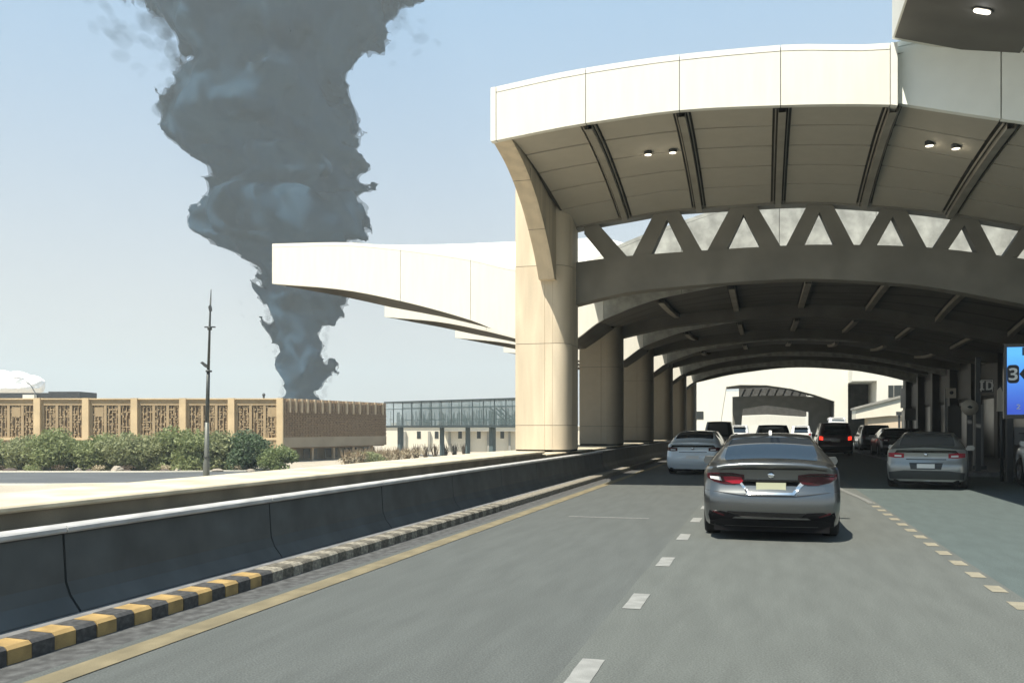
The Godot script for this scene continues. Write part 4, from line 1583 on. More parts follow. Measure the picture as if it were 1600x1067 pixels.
func silver_sedan() -> void:
	var c := thing("silver_sedan", "metallic silver sedan driving ahead in the middle lane, seen from behind", "car", Vector3(0.1, 0, -12.3))
	var p := sedan(1.84, 4.88, 1.44)
	car_body(p, M.paint_silver, c)
	top_patch("rear_window", p, 0.52, 1.22, 0.94, M.car_glass, c)
	extras(p, c, M.paint_silver)
	# lip on the boot lid
	var st := begin(true)
	var rows := []
	for pr in [[0.975, 0.0], [1.0, 0.052], [1.035, 0.058], [1.058, 0.02], [1.055, -0.10]]:
		var row := []
		for j in 15:
			var x := lerpf(-0.70, 0.70, j / 14.0)
			row.append(Vector3(x, pr[0] - 0.04 * pow(absf(x) / 0.7, 3.0), -tail_z(p, x, 1.0) + pr[1]))
		rows.append(row)
	grid(st, rows, Vector3(0, 0.2, 1))
	obj("spoiler", st, M.paint_silver, c)
	tail_patch("spoiler_gap", p, [[-0.66, 0.955], [0.66, 0.955], [0.63, 0.978], [-0.63, 0.978]], 0.003, M.seam, c)
	for mir in [false, true]:
		var t := tail_patch("tail_light", p, [[0.34, 0.80], [0.345, 0.885], [0.5, 0.905], [0.72, 0.905], [0.845, 0.90], [0.835, 0.84], [0.74, 0.785], [0.60, 0.755], [0.47, 0.75]], 0.012, M.lamp_dark_red, c, not mir)
		tail_patch("lens", p, [[0.36, 0.80], [0.38, 0.85], [0.50, 0.862], [0.62, 0.855], [0.60, 0.80], [0.5, 0.765], [0.40, 0.765]], 0.019, M.lamp_red if not mir else M.lamp_dark_red, t, not mir)
		tail_patch("lens_strip", p, [[0.36, 0.868], [0.5, 0.888], [0.80, 0.888], [0.79, 0.872], [0.52, 0.872]], 0.019, M.gloss_black, t, not mir)
		tail_patch("reverse_lens", p, [[0.64, 0.80], [0.66, 0.855], [0.80, 0.862], [0.79, 0.83]], 0.019, M.lamp_clear if not mir else M.lamp_dark_red, t, not mir)
	# number plate housing with its bright U-shaped surround
	tail_patch("plate_recess", p, [[-0.30, 0.685], [0.30, 0.685], [0.40, 0.80], [-0.40, 0.80]], 0.004, M.plastic_black, c)
	tail_patch("boot_garnish", p, [[-0.36, 0.80], [0.36, 0.80], [0.36, 0.826], [-0.36, 0.826]], 0.03, M.gloss_black, c)
	tail_patch("plate_surround", p, [[-0.42, 0.79], [-0.30, 0.63], [0.29, 0.63], [0.45, 0.80], [0.38, 0.80], [0.27, 0.66], [-0.285, 0.66], [-0.38, 0.79]], 0.018, M.chrome, c)
	boxed("number_plate", Vector3(-0.19, 0.685, -0.075), Vector3(0.19, 0.785, -0.06), M.plate_yellow, c)
	for sd in [-1.0, 1.0]:
		tail_patch("boot_seam", p, [[0.335, 0.61], [0.345, 0.61], [0.345, 0.76], [0.335, 0.76]], 0.0015, M.seam, c, sd < 0)
	# emblem
	st = begin(true)
	tube(st, [Vector3(0, 0.885, -0.10), Vector3(0, 0.885, -0.07)], [0.05, 0.044], 16)
	var em := obj("emblem", st, M.chrome, c)
	em.set_meta("label", "chrome oval emblem on the boot lid")
	# seams of boot lid and bumper
	tail_patch("bumper_seam", p, [[-0.86, 0.672], [-0.30, 0.607], [0.30, 0.607], [0.86, 0.672], [0.86, 0.679], [0.30, 0.614], [-0.30, 0.614], [-0.86, 0.679]], 0.0015, M.seam, c)
	for s in [-1.0, 1.0]:
		tail_patch("bumper_vent", p, [[0.58, 0.30], [0.80, 0.405], [0.82, 0.34], [0.80, 0.26], [0.66, 0.24]], 0.006, M.plastic_black, c, s < 0)
		tail_patch("reflector", p, [[0.60, 0.345], [0.75, 0.40], [0.76, 0.385], [0.61, 0.33]], 0.012, M.lamp_dark_red, c, s < 0)
	tail_patch("lower_grille", p, [[-0.66, 0.285], [0.62, 0.285], [0.60, 0.385], [-0.56, 0.40]], 0.007, M.gloss_black, c)
	tail_patch("bumper_blade", p, [[-0.50, 0.305], [0.50, 0.305], [0.46, 0.325], [-0.46, 0.325]], 0.026, M.paint_silver, c)
	tail_patch("diffuser", p, [[-0.80, 0.205], [0.80, 0.205], [0.80, 0.26], [0.62, 0.288], [-0.62, 0.288], [-0.80, 0.26]], 0.02, M.plastic_black, c)
	tail_patch("bumper_dark_corner", p, [[0.30, 0.285], [0.78, 0.26], [0.80, 0.36], [0.66, 0.40], [0.45, 0.39]], 0.008, M.plastic_black, c)  # black plastic over the lower corner of the bumper
	tail_patch("bumper_dark_corner", p, [[-0.30, 0.285], [-0.78, 0.26], [-0.80, 0.36], [-0.66, 0.40], [-0.45, 0.36]], 0.008, M.plastic_black, c)
	boxed("underbody", Vector3(-0.74, 0.13, -0.14), Vector3(0.74, 0.24, -4.4), M.plastic_black, c)
	st = begin()
	prism(st, poly([[1.32, 1.41], [1.36, 1.475], [1.42, 1.48], [1.55, 1.43], [1.55, 1.41]]), Vector3(-0.02, 0, 0), Vector3.FORWARD, Vector3.UP, Vector3(0.04, 0, 0))
	obj("roof_fin", st, M.paint_silver, c)


func plain_rear(c: Node3D, p: Dictionary, pm: Material, lamp: Material, plate: Material, lower: Material) -> void:
	# tail of the other sedans: lamp clusters, band, plate, dark lower bumper
	top_patch("rear_window", p, 0.52, 1.22, 0.94, M.car_glass_pale if pm == M.paint_pale_silver else M.car_glass, c)
	for mir in [false, true]:
		var t := tail_patch("tail_light", p, [[0.50, 0.78], [0.50, 0.885], [0.70, 0.905], [0.875, 0.90], [0.87, 0.80], [0.70, 0.775]], 0.014, lamp, c, mir)
		tail_patch("lens", p, [[0.56, 0.80], [0.56, 0.845], [0.72, 0.85], [0.72, 0.805]], 0.021, M.lamp_clear, t, mir)
	tail_patch("boot_dark_band", p, [[-0.72, 0.905], [0.72, 0.905], [0.66, 0.97], [-0.66, 0.97]], 0.004, M.gloss_black, c)  # glossy black band across the upper boot
	tail_patch("boot_strip", p, [[-0.45, 0.735], [0.45, 0.735], [0.45, 0.755], [-0.45, 0.755]], 0.012, M.gloss_black, c)
	tail_patch("plate_recess", p, [[-0.34, 0.50], [0.34, 0.50], [0.38, 0.66], [-0.38, 0.66]], 0.004, lower, c)
	tail_patch("lower_bumper", p, [[-0.84, 0.25], [0.84, 0.25], [0.86, 0.42], [0.5, 0.47], [-0.5, 0.47], [-0.86, 0.42]], 0.012, lower, c)
	boxed("number_plate", Vector3(-0.2, 0.53, 0.012), Vector3(0.2, 0.635, -0.06), plate, c)
	boxed("underbody", Vector3(-0.74, 0.13, -0.14), Vector3(0.74, 0.24, -4.2), M.plastic_black, c)
	var st := begin(true)
	tube(st, [Vector3(0, 0.86, -0.10), Vector3(0, 0.86, -0.075)], [0.05, 0.045], 14)
	obj("emblem", st, M.chrome, c)


func tall_rear(c: Node3D, p: Dictionary, h: float, lamp: Material, plate: Material, glass: Material) -> void:
	var gt := h - (0.62 if h > 2.2 else 0.16)
	tail_patch("rear_window", p, [[-0.62, 1.14], [0.62, 1.14], [0.54, gt], [-0.54, gt]], 0.012, glass, c)
	for mir in [false, true]:
		tail_patch("tail_light", p, [[0.66, 0.86], [0.66, 1.05], [0.78, 1.09], [0.855, 1.07], [0.86, 0.88]], 0.016, lamp, c, mir)
	tail_patch("lower_bumper", p, [[-0.84, 0.30], [0.84, 0.30], [0.86, 0.52], [-0.86, 0.52]], 0.012, M.plastic_black, c)
	boxed("number_plate", Vector3(-0.24, 0.78, -0.05), Vector3(0.24, 0.89, -0.1), plate, c)
	boxed("underbody", Vector3(-0.7, 0.16, -0.2), Vector3(0.7, 0.28, -4.0), M.plastic_black, c)
	var st := begin(true)
	grid(st, [[Vector3(-0.6, h - 0.05, -0.22), Vector3(0, h - 0.035, -0.2), Vector3(0.6, h - 0.05, -0.22)], [Vector3(-0.58, h - 0.085, -0.10), Vector3(0, h - 0.07, -0.07), Vector3(0.58, h - 0.085, -0.10)], [Vector3(-0.58, h - 0.12, -0.2), Vector3(0, h - 0.11, -0.18), Vector3(0.58, h - 0.12, -0.2)]], Vector3(0, 0.4, 1))
	obj("roof_spoiler", st, M.gloss_black, c)


func make_cars() -> void:
	silver_sedan()
	var c := thing("silver_sedan", "pale silver sedan with dark lower bumper in the right-hand drop-off lane", "car", Vector3(3.86, 0, -24.0), -0.2)
	var p := sedan(1.88, 4.75, 1.43)
	car_body(p, M.paint_pale_silver, c)
	plain_rear(c, p, M.paint_pale_silver, M.lamp_red, M.plate_white, M.metal_dark)
	extras(p, c, M.paint_pale_silver)
	c = thing("white_liftback", "pale blue-white car in the left lane half hidden by the silver sedan", "car", Vector3(-2.2, 0, -29.4), -0.05)
	p = sedan(1.80, 4.5, 1.44)
	p.top = [[0.0, 1.06], [0.1, 1.08], [0.35, 1.13], [0.8, 1.32], [1.3, 1.42], [2.0, 1.445], [2.6, 1.43], [3.0, 1.36], [3.4, 1.05], [4.0, 0.93], [4.4, 0.78], [4.5, 0.68]]
	car_body(p, M.paint_ice, c)
	plain_rear(c, p, M.paint_ice, M.lamp_dark_red, M.plate_white, M.paint_ice)
	extras(p, c, M.paint_ice)
	for d in [["black_suv", "black SUV with two lit red tail lights deep in the shade", 3.9, 53.0, 1.95, 4.8, 1.86, "paint_maroon", "lamp_lit_red", "car_glass"],
			["black_suv", "black SUV with a see-through rear window in the left lane's shade", -2.75, 58.5, 1.95, 4.8, 1.98, "paint_black", "lamp_dark_red", "car_glass_pale"],
			["black_suv", "black SUV parked by the right side below the tan wall", 6.9, 60.5, 1.95, 4.9, 1.75, "paint_black", "lamp_dark_red", "car_glass"],
			["black_suv", "black SUV just showing above the middle silver sedan's roof", 0.5, 50.0, 1.95, 4.8, 1.72, "paint_night", "lamp_dark_red", "car_glass_pale"],
			["white_suv", "small white SUV in sunlight left of the bright arch beyond the shade", -2.2, 88.0, 1.9, 4.6, 1.85, "paint_white", "lamp_red", "car_glass"],
			["white_suv", "small white SUV in sunlight right of the bright arch beyond the shade", 3.3, 85.0, 1.9, 4.6, 1.8, "paint_white", "lamp_red", "car_glass"],
			["white_van", "white van in sunlight above the lit red tail lights", 7.4, 98.0, 2.1, 5.2, 2.7, "paint_white", "lamp_red", "car_glass"]]:
		var o := thing(d[0], d[1], "van" if d[0] == "white_van" else "car", Vector3(d[2], 0, -d[3]))
		var q := tall_car(d[4], d[5], d[6])
		car_body(q, M[d[7]], o)
		tall_rear(o, q, d[6], M[d[8]], M.plate_white, M[d[9]])
		extras(q, o, M[d[7]])
	for d in [["black sedan beside the black SUV at the right side of the shade", 7.9, 53.5, "paint_night"], ["black sedan in the shade behind the pale silver sedan's roof", 6.3, 46.0, "paint_black"]]:
		var o := thing("black_sedan", d[0], "car", Vector3(d[1], 0.13 if d[1] > 5.6 else 0.0, -d[2]), 0, "")
		var q := sedan(1.85, 4.7, 1.42)
		car_body(q, M[d[3]], o)
		plain_rear(o, q, M[d[3]], M.lamp_dark_red, M.plate_white, M.plastic_black)
		extras(q, o, M[d[3]])
	c = thing("white_suv", "white car cut off by the right edge of the picture below the blue screen", "car", Vector3(7.5, 0, -23.6))
	p = tall_car(1.9, 4.0, 1.5)
	car_body(p, M.paint_white, c)
	tall_rear(c, p, 1.5, M.lamp_red, M.plate_white, M.car_glass_pale)
	extras(p, c, M.paint_white)


# ================================================================ planting
func leaf_mesh(seed_: int, w: float, h: float, n: int, size: float) -> ArrayMesh:
	var r := RandomNumberGenerator.new()
	r.seed = seed_
	var lobes := []
	for i in 16:
		var a := r.randf() * TAU
		var d := sqrt(r.randf()) * 0.62
		var lh := r.randf_range(0.1, 0.78) * h * (1.0 - 0.3 * d)
		lobes.append([Vector3(cos(a) * d * w / 2, lh, sin(a) * d * w / 2), r.randf_range(0.2, 0.34) * w, r.randf_range(0.16, 0.28) * h])
	var st := begin()
	for i in n:
		var l: Array = lobes[r.randi() % lobes.size()]
		var v := Vector3(r.randfn(), r.randfn(), r.randfn()).normalized() * pow(r.randf(), 0.45)
		var c: Vector3 = l[0] + Vector3(v.x * l[1], v.y * l[2], v.z * l[1])
		if c.y < 0.05:
			c.y = r.randf_range(0.05, 0.5)
		var t := Vector3(r.randfn(), r.randfn() * 0.8 + 0.5, r.randfn()).normalized()
		var s := t.cross(Vector3(r.randfn(), r.randfn(), r.randfn()).normalized()).normalized()
		var k := size * r.randf_range(0.6, 1.4)
		st.add_vertex(c - t * k)
		st.add_vertex(c + s * k * 0.42)
		st.add_vertex(c + t * k)
		st.add_vertex(c - t * k)
		st.add_vertex(c + t * k)
		st.add_vertex(c - s * k * 0.42)
	st.generate_normals()
	return st.commit()


func stem_mesh(seed_: int, w: float, h: float, n: int, r0: float) -> ArrayMesh:
	var r := RandomNumberGenerator.new()
	r.seed = seed_
	var st := begin(true)
	for i in n:
		var a := r.randf() * TAU
		var d := r.randf() * w / 2
		var b := Vector3(cos(a) * d * 0.3, -0.02, sin(a) * d * 0.3)
		var m := Vector3(cos(a) * d * 0.7, h * r.randf_range(0.35, 0.5), sin(a) * d * 0.7)
		var e := Vector3(cos(a) * d, h * r.randf_range(0.6, 1.0), sin(a) * d)
		tube(st, [b, m, e], [r0, r0 * 0.7, r0 * 0.3], 4, false)
		if r.randf() < 0.7:
			var q := m + Vector3(r.randfn() * 0.25, h * 0.3, r.randfn() * 0.25)
			tube(st, [m, q], [r0 * 0.6, r0 * 0.25], 4, false)
	st.generate_normals()
	return st.commit()


func make_planting() -> void:
	# row of green shrubs before the tan building
	var kinds := []
	for i in 3:
		kinds.append(leaf_mesh(20 + i, 6.4, 4.5, 9000, 0.19))
	var stems := stem_mesh(5, 3.2, 2.4, 14, 0.05)
	var row := [[-62.0, 99.0, 0.95, "leaf_b"], [-57.6, 98.0, 0.9, "leaf_a"], [-53.6, 99.0, 0.92, "leaf_c"], [-49.6, 97.6, 1.02, "leaf_a"], [-45.7, 98.6, 1.0, "leaf_a"], [-42.0, 97.6, 1.0, "leaf_c"], [-38.6, 98.4, 0.92, "leaf_c"], [-35.2, 97.6, 1.18, "leaf_a"], [-31.8, 98.2, 1.05, "leaf_c"], [-28.9, 97.4, 0.98, "leaf_dark"]]
	var where := ["first from the left, at the picture's edge", "second from the left", "third from the left", "fourth from the left", "fifth from the left", "sixth from the left", "seventh from the left", "tallest, behind the mast", "ninth, just right of the mast", "rounded and darker, at the right end of the row"]
	for i in row.size():
		var s: Array = row[i]
		var o := thing("green_shrub", "green shrub before the tan building, %s" % where[i], "shrub", site(s[0], s[1], LOW), i * 1.3, "green shrubs before the tan building")
		put("foliage", kinds[i % 3], M[s[3]], o, Transform3D(Basis().scaled(Vector3(s[2], s[2], s[2])), Vector3.ZERO))
		put("stem", stems, M.twig, o, Transform3D())
	var o := thing("green_shrub", "single rounded green shrub standing apart at the tan building's corner", "shrub", site(-24.8, 95.5, LOW), 0.4)
	put("foliage", leaf_mesh(31, 5.2, 3.2, 5000, 0.16), M.leaf_b, o, Transform3D())
	put("stem", stems, M.twig, o, Transform3D(Basis().scaled(Vector3(0.8, 0.7, 0.8)), Vector3.ZERO))
	o = thing("green_shrub", "low grey-green shrub beside the dry bushes under the lattice wing", "shrub", site(-18.3, 112, LOW), 1.4)
	put("foliage", leaf_mesh(32, 4.6, 2.0, 2600, 0.15), M.leaf_c, o, Transform3D())
	put("stem", stems, M.twig, o, Transform3D(Basis().scaled(Vector3(0.8, 0.6, 0.8)), Vector3.ZERO))
	# dry bushes along the bend of the street
	var twigs := [stem_mesh(51, 2.6, 2.1, 60, 0.045), stem_mesh(52, 2.2, 2.2, 26, 0.07)]
	var dry := leaf_mesh(53, 2.8, 1.9, 700, 0.10)
	for i in 13:
		var u := 545.0 + i * 15.0
		var t := 106.0 + i * 4.0
		var b := thing("dry_bush", "%s dry bush of the row below the footbridge, counted from its left end" % ["first", "second", "third", "fourth", "fifth", "sixth", "seventh", "eighth", "ninth", "tenth", "eleventh", "twelfth", "last"][i], "bush", site((u - 800.0) / 1400.0 * t, t, LOW), i * 0.9, "dry bushes along the street bend")
		var k := 1.1 - 0.02 * i
		put("branches", twigs[0 if i < 7 else 1], M.twig if i < 7 else M.twig_dark, b, Transform3D(Basis().scaled(Vector3(k, k * (1.0 if i < 7 else 1.1), k)), Vector3.ZERO))
		if i < 8:
			put("leaves", dry, M.dry_leaf, b, Transform3D())
	# stones and tufts at the foot of the shrubs
	var sphere := rock_mesh(7)
	var rocks := [[-55.6, 94.6, 1.7, 0.5, "rock_pale", "long pale stone at the left edge of the planting"], [-53.0, 94.4, 1.5, 0.45, "rock_dark", "dark stone at the left edge of the planting"], [-50.6, 94.3, 1.1, 0.7, "leaf_b", ""], [-45.6, 94.0, 0.9, 0.5, "rock_pale", "pale stone before the middle of the shrub row"], [-44.3, 93.8, 0.8, 0.35, "rock_dark", "dark stone before the middle of the shrub row"], [-41.6, 94.2, 1.7, 0.75, "rock_pale", "largest pale boulder before the shrub row"], [-40.4, 94.0, 0.8, 0.3, "rock_dark", "small dark stone right of the largest boulder"], [-36.6, 94.4, 1.1, 0.35, "rock_dark", "dark flat stone left of the mast"], [-35.2, 94.2, 0.9, 0.5, "rock_pale", "pale stone just left of the mast"], [-31.0, 94.2, 1.2, 0.4, "rock_pale", "pale stone right of the mast"], [-27.6, 94.4, 0.9, 0.35, "rock_pale", "pale stone left of the single rounded shrub"]]
	for r in rocks:
		if r[5] == "":
			var b := thing("low_plant", "low yellow-green plant between the stones at the shrub row", "plant", site(r[0], r[1], LOW))
			put("foliage", leaf_mesh(61, 2.0, 1.1, 700, 0.1), M.leaf_a, b, Transform3D())
			continue
		var q := MeshInstance3D.new()
		q.name = "rock"
		q.mesh = sphere
		q.material_override = M[r[4]]
		q.transform = Transform3D(Basis(Vector3.UP, r[0]).scaled_local(Vector3(r[2], r[3], r[2] * 0.7)), site(r[0], r[1], LOW + r[3] * 0.3))
		add_child(q, true)
		tag(q, r[5], "stone", "stones at the foot of the shrubs")
	var tuft := leaf_mesh(62, 1.6, 0.9, 260, 0.09)
	for i in 9:
		var b := thing("dry_tuft", "dry pale tuft at the foot of the shrubs, %s from the left" % ["first", "second", "third", "fourth", "fifth", "sixth", "seventh", "eighth", "ninth"][i], "plant", site(-59.0 + i * 3.75 + rng.randf_range(-0.6, 0.6), 95.0 + rng.randf_range(-0.4, 0.4), LOW), i * 1.0, "dry tufts at the foot of the shrubs")
		put("foliage", tuft, M.dry_leaf if i % 2 == 0 else M.twig_dark, b, Transform3D())


func rock_mesh(seed_: int) -> ArrayMesh:
	var s := SphereMesh.new()
	s.radial_segments = 14
	s.rings = 9
	s.radius = 0.5
	s.height = 1.0
	var n := FastNoiseLite.new()
	n.seed = seed_
	n.frequency = 1.1
	var a := s.get_mesh_arrays()
	var v: PackedVector3Array = a[Mesh.ARRAY_VERTEX]
	for i in v.size():
		v[i] *= 1.0 + n.get_noise_3dv(v[i]) * 0.5
	var st := begin()
	var ids: PackedInt32Array = a[Mesh.ARRAY_INDEX]
	for i in ids:
		st.add_vertex(v[i])
	st.generate_normals()
	return st.commit()


func make_mast() -> void:
	var o := thing("mast", "tall thin dark mast with rings and brackets standing on the sand", "mast", site(-23.95, 70, LOW), TURN)
	var st := begin(true)
	tube(st, [Vector3(0, 0, 0), Vector3(0.02, 0.25, 0), Vector3(0.05, 1.8, 0), Vector3(0.06, 2.1, 0), Vector3(0.1, 5.0, 0)], [0.2, 0.25, 0.25, 0.19, 0.17], 14)
	obj("lower_shaft", st, M.mast_pale, o)
	st = begin(true)
	tube(st, [Vector3(0.1, 5.0, 0), Vector3(0.2, 9.1, 0)], [0.16, 0.13], 14)
	obj("middle_shaft", st, M.mast, o)
	st = begin(true)
	tube(st, [Vector3(0.2, 9.1, 0), Vector3(0.3, 12.4, 0), Vector3(0.37, 14.6, 0)], [0.11, 0.085, 0.06], 12)
	obj("upper_shaft", st, M.mast, o)
	for r in [[2.3, 0.33, 0.06], [9.0, 0.30, 0.12], [12.35, 0.22, 0.25]]:
		st = begin(true)
		var x: float = r[0] * 0.022 + 0.03
		tube(st, [Vector3(x, r[0] - r[2] / 2, 0), Vector3(x, r[0] + r[2] / 2, 0)], [r[1] * 0.8, r[1] * 0.8], 14)
		obj("ring", st, M.mast, o)
	boxed("cross_arm", Vector3(-0.1, 12.4, -0.06), Vector3(0.75, 12.5, 0.06), M.metal_dark, o)
	st = begin()
	prism(st, poly([[0.25, 9.15], [0.25, 9.4], [-0.25, 9.75], [-0.42, 9.66], [-0.1, 9.35]]), Vector3(0, 0, 0.08), Vector3.RIGHT, Vector3.UP, Vector3(0, 0, -0.16))
	obj("bracket", st, M.metal_dark, o)
	st = begin()
	prism(st, poly([[0.32, 13.6], [0.46, 13.75], [0.44, 14.0], [0.36, 14.2], [0.22, 14.0]]), Vector3(0, 0, 0.12), Vector3.RIGHT, Vector3.UP, Vector3(0, 0, -0.24))
	obj("camera_head", st, M.metal_dark, o)
	st = begin(true)
	tube(st, [Vector3(0.38, 14.5, 0), Vector3(0.41, 15.4, 0)], [0.05, 0.03], 8)
	obj("spike", st, M.mast, o)


# ================================================================ roadside under the canopies
func make_roadside() -> void:
	# big upright screen, glowing blue
	var s := thing("digital_screen", "upright blue digital screen on a black stand at the right edge", "screen", Vector3(6.29, 0, -23.7))
	boxed("casing", Vector3(-0.76, 1.74, -0.02), Vector3(0.76, 3.52, -0.14), M.gloss_black, s)
	boxed("leg", Vector3(0.08, 0, -0.04), Vector3(0.22, 1.74, -0.12), M.metal_dark, s)
	boxed("base", Vector3(-0.1, 0, 0.25), Vector3(0.4, 0.05, -0.4), M.metal_dark, s)
	var gm := StandardMaterial3D.new()
	gm.resource_name = "screen_face"
	var gt := GradientTexture2D.new()
	var g := Gradient.new()
	g.set_color(0, Color(0.30, 0.60, 0.85))
	g.set_color(1, Color(0.17, 0.27, 0.62))
	gt.gradient = g
	gt.width = 32
	gt.height = 128
	gt.fill_from = Vector2(0, 0.1)
	gt.fill_to = Vector2(0, 0.95)
	gm.albedo_color = Color(0.02, 0.02, 0.03)
	gm.roughness = 0.3
	gm.emission_enabled = true
	gm.emission = Color.WHITE
	gm.emission_operator = BaseMaterial3D.EMISSION_OP_MULTIPLY
	gm.emission_texture = gt
	gm.emission_energy_multiplier = 0.85
	var qm := QuadMesh.new()
	qm.size = Vector2(1.4, 1.6)
	put("screen_face", qm, gm, s, Transform3D(Basis(), Vector3(0, 2.64, 0.0)))
	text("screen_text", "L", 0.2, Vector3(-0.33, 3.33, 0.006), M.sign_black, s)
	var tile := begin()
	var rr := []
	for i in 24:
		var a := TAU * i / 24.0
		rr.append([-0.57 + 0.09 * cos(a) + (0.04 if cos(a) > 0 else -0.04), 2.80 + 0.09 * sin(a) + (0.13 if sin(a) > 0 else -0.13)])
	prism(tile, poly(rr), Vector3(0, 0, 0.003), Vector3.RIGHT, Vector3.UP, Vector3(0, 0, 0.004))
	obj("screen_tile", tile, M.sign_black, s)
	text("screen_text", "3", 0.3, Vector3(-0.57, 2.79, 0.012), M.plate_white, s)
	text("screen_text", "2", 0.12, Vector3(-0.46, 2.02, 0.006), M.plate_white, s)
	var st := begin()
	prism(st, poly([[-0.44, 2.80], [-0.3, 2.98], [-0.3, 2.62]]), Vector3(0, 0, 0.004), Vector3.RIGHT, Vector3.UP, Vector3(0, 0, 0.004))
	obj("screen_arrow", st, M.sign_black, s)
	var l := AreaLight3D.new()
	l.name = "screen_light"
	l.area_size = Vector2(1.4, 1.6)
	l.position = Vector3(0, 2.64, 0.03)
	l.rotation.y = PI
	l.light_color = Color(0.3, 0.5, 0.95)
	l.light_energy = 0.05
	l.area_range = 30.0
	l.area_attenuation = 2.0
	l.shadow_enabled = true
	s.add_child(l, true)
	# round sign on a post
	var o := thing("round_sign", "round pale sign on a dark post behind the pale silver sedan", "sign", Vector3(6.46, 0.13, -32))
	boxed("post", Vector3(-0.07, 0, -0.06), Vector3(0.07, 1.95, -0.16), M.metal_dark, o)
	st = begin(true)
	tube(st, [Vector3(0, 2.06, 0), Vector3(0, 2.06, -0.05)], [0.255, 0.255], 32)
	obj("disc", st, M.sign_beige, o)
	st = begin()
	prism(st, poly([[-0.08, 2.09], [0.0, 2.13], [0.09, 2.08], [0.05, 2.03], [-0.03, 2.04]]), Vector3(0, 0, 0.004), Vector3.RIGHT, Vector3.UP, Vector3(0, 0, 0.004))
	obj("mark", st, M.metal_dark, o)
	# square sign
	o = thing("square_sign", "small square white sign with a dark mark above the silver sedan's roof", "sign", Vector3(6.64, 0.13, -36))
	boxed("post", Vector3(-0.2, 0, -0.03), Vector3(-0.12, 2.86, -0.1), M.metal_grey, o)
	boxed("board", Vector3(-0.17, 2.5, 0), Vector3(0.17, 2.86, -0.03), M.sign_beige, o)
	st = begin(true)
	tube(st, [Vector3(0.02, 2.7, 0.0), Vector3(0.02, 2.7, 0.006)], [0.07, 0.07], 14)
	obj("mark", st, M.sign_black, o)
	boxed("box", Vector3(-0.1, 1.0, 0.02), Vector3(0.35, 2.2, -0.3), M.panel_dark, o)
	# sign with two strokes
	o = thing("letter_sign", "small white outlined sign high on a dark post near the screen", "sign", Vector3(6.96, 0.13, -32))
	boxed("post", Vector3(-0.3, 0, -0.1), Vector3(-0.15, 3.7, -0.25), M.metal_dark, o)
	boxed("board", Vector3(-0.2, 2.55, 0), Vector3(0.2, 2.97, -0.1), M.sign_black, o)
	text("lettering", "ID", 0.3, Vector3(0, 2.76, 0.01), M.sign_white, o)
	st = begin()
	for e in [[-0.18, 2.57, -0.155, 2.95], [0.155, 2.57, 0.18, 2.95], [-0.155, 2.925, 0.155, 2.95]]:
		box(st, Vector3(e[0], e[1], 0.0), Vector3(e[2], e[3], 0.012))
	obj("border", st, M.sign_white, o)
	# leaning pale panel, cabinet, posts
	o = thing("folded_flag", "narrow beige folded flag on a pole left of the blue screen", "flag", Vector3(6.55, 0, -28.5))
	st = begin(true)
	tube(st, [Vector3(0.05, 0, 0), Vector3(0.02, 2.75, 0)], [0.05, 0.04], 10)
	obj("pole", st, M.metal_dark, o)
	st = begin()
	prism(st, poly([[-0.09, 2.0], [0.17, 2.0], [0.08, 2.45], [0.0, 2.7], [-0.08, 2.6]]), Vector3(0, 0, 0.05), Vector3.RIGHT, Vector3.UP, Vector3(0, 0, -0.08))
	obj("cloth", st, M.sign_beige, o)
	o = thing("ticket_cabinet", "grey box cabinet on a post left of the blue screen's foot", "cabinet", Vector3(6.95, 0, -28))
	boxed("post", Vector3(-0.32, 0, -0.1), Vector3(-0.16, 2.0, -0.3), M.metal_dark, o)
	boxed("box", Vector3(-0.15, 1.05, 0), Vector3(0.25, 1.55, -0.3), M.metal_grey, o)
	boxed("slot", Vector3(-0.05, 1.36, 0.006), Vector3(0.18, 1.385, 0.0), M.sign_black, o)
	o = thing("steel_pillar", "tall slim grey pillar between the round sign and the screen", "pillar", Vector3(7.05, 0.13, -33.5))
	boxed("shaft", Vector3(-0.14, 0, 0), Vector3(0.14, 2.2, -0.28), M.metal_grey, o)
	boxed("foot", Vector3(-0.22, 0, 0.08), Vector3(0.22, 0.12, -0.36), M.metal_dark, o)
	o = thing("wall_box", "pale square box on the wall beside the far opening", "box", Vector3(9.6, 0.13, -66))
	boxed("post", Vector3(-0.08, 0, 0), Vector3(0.08, 2.0, -0.15), M.metal_dark, o)
	boxed("box", Vector3(-0.3, 1.95, 0.1), Vector3(0.4, 2.75, -0.2), M.metal_grey, o)


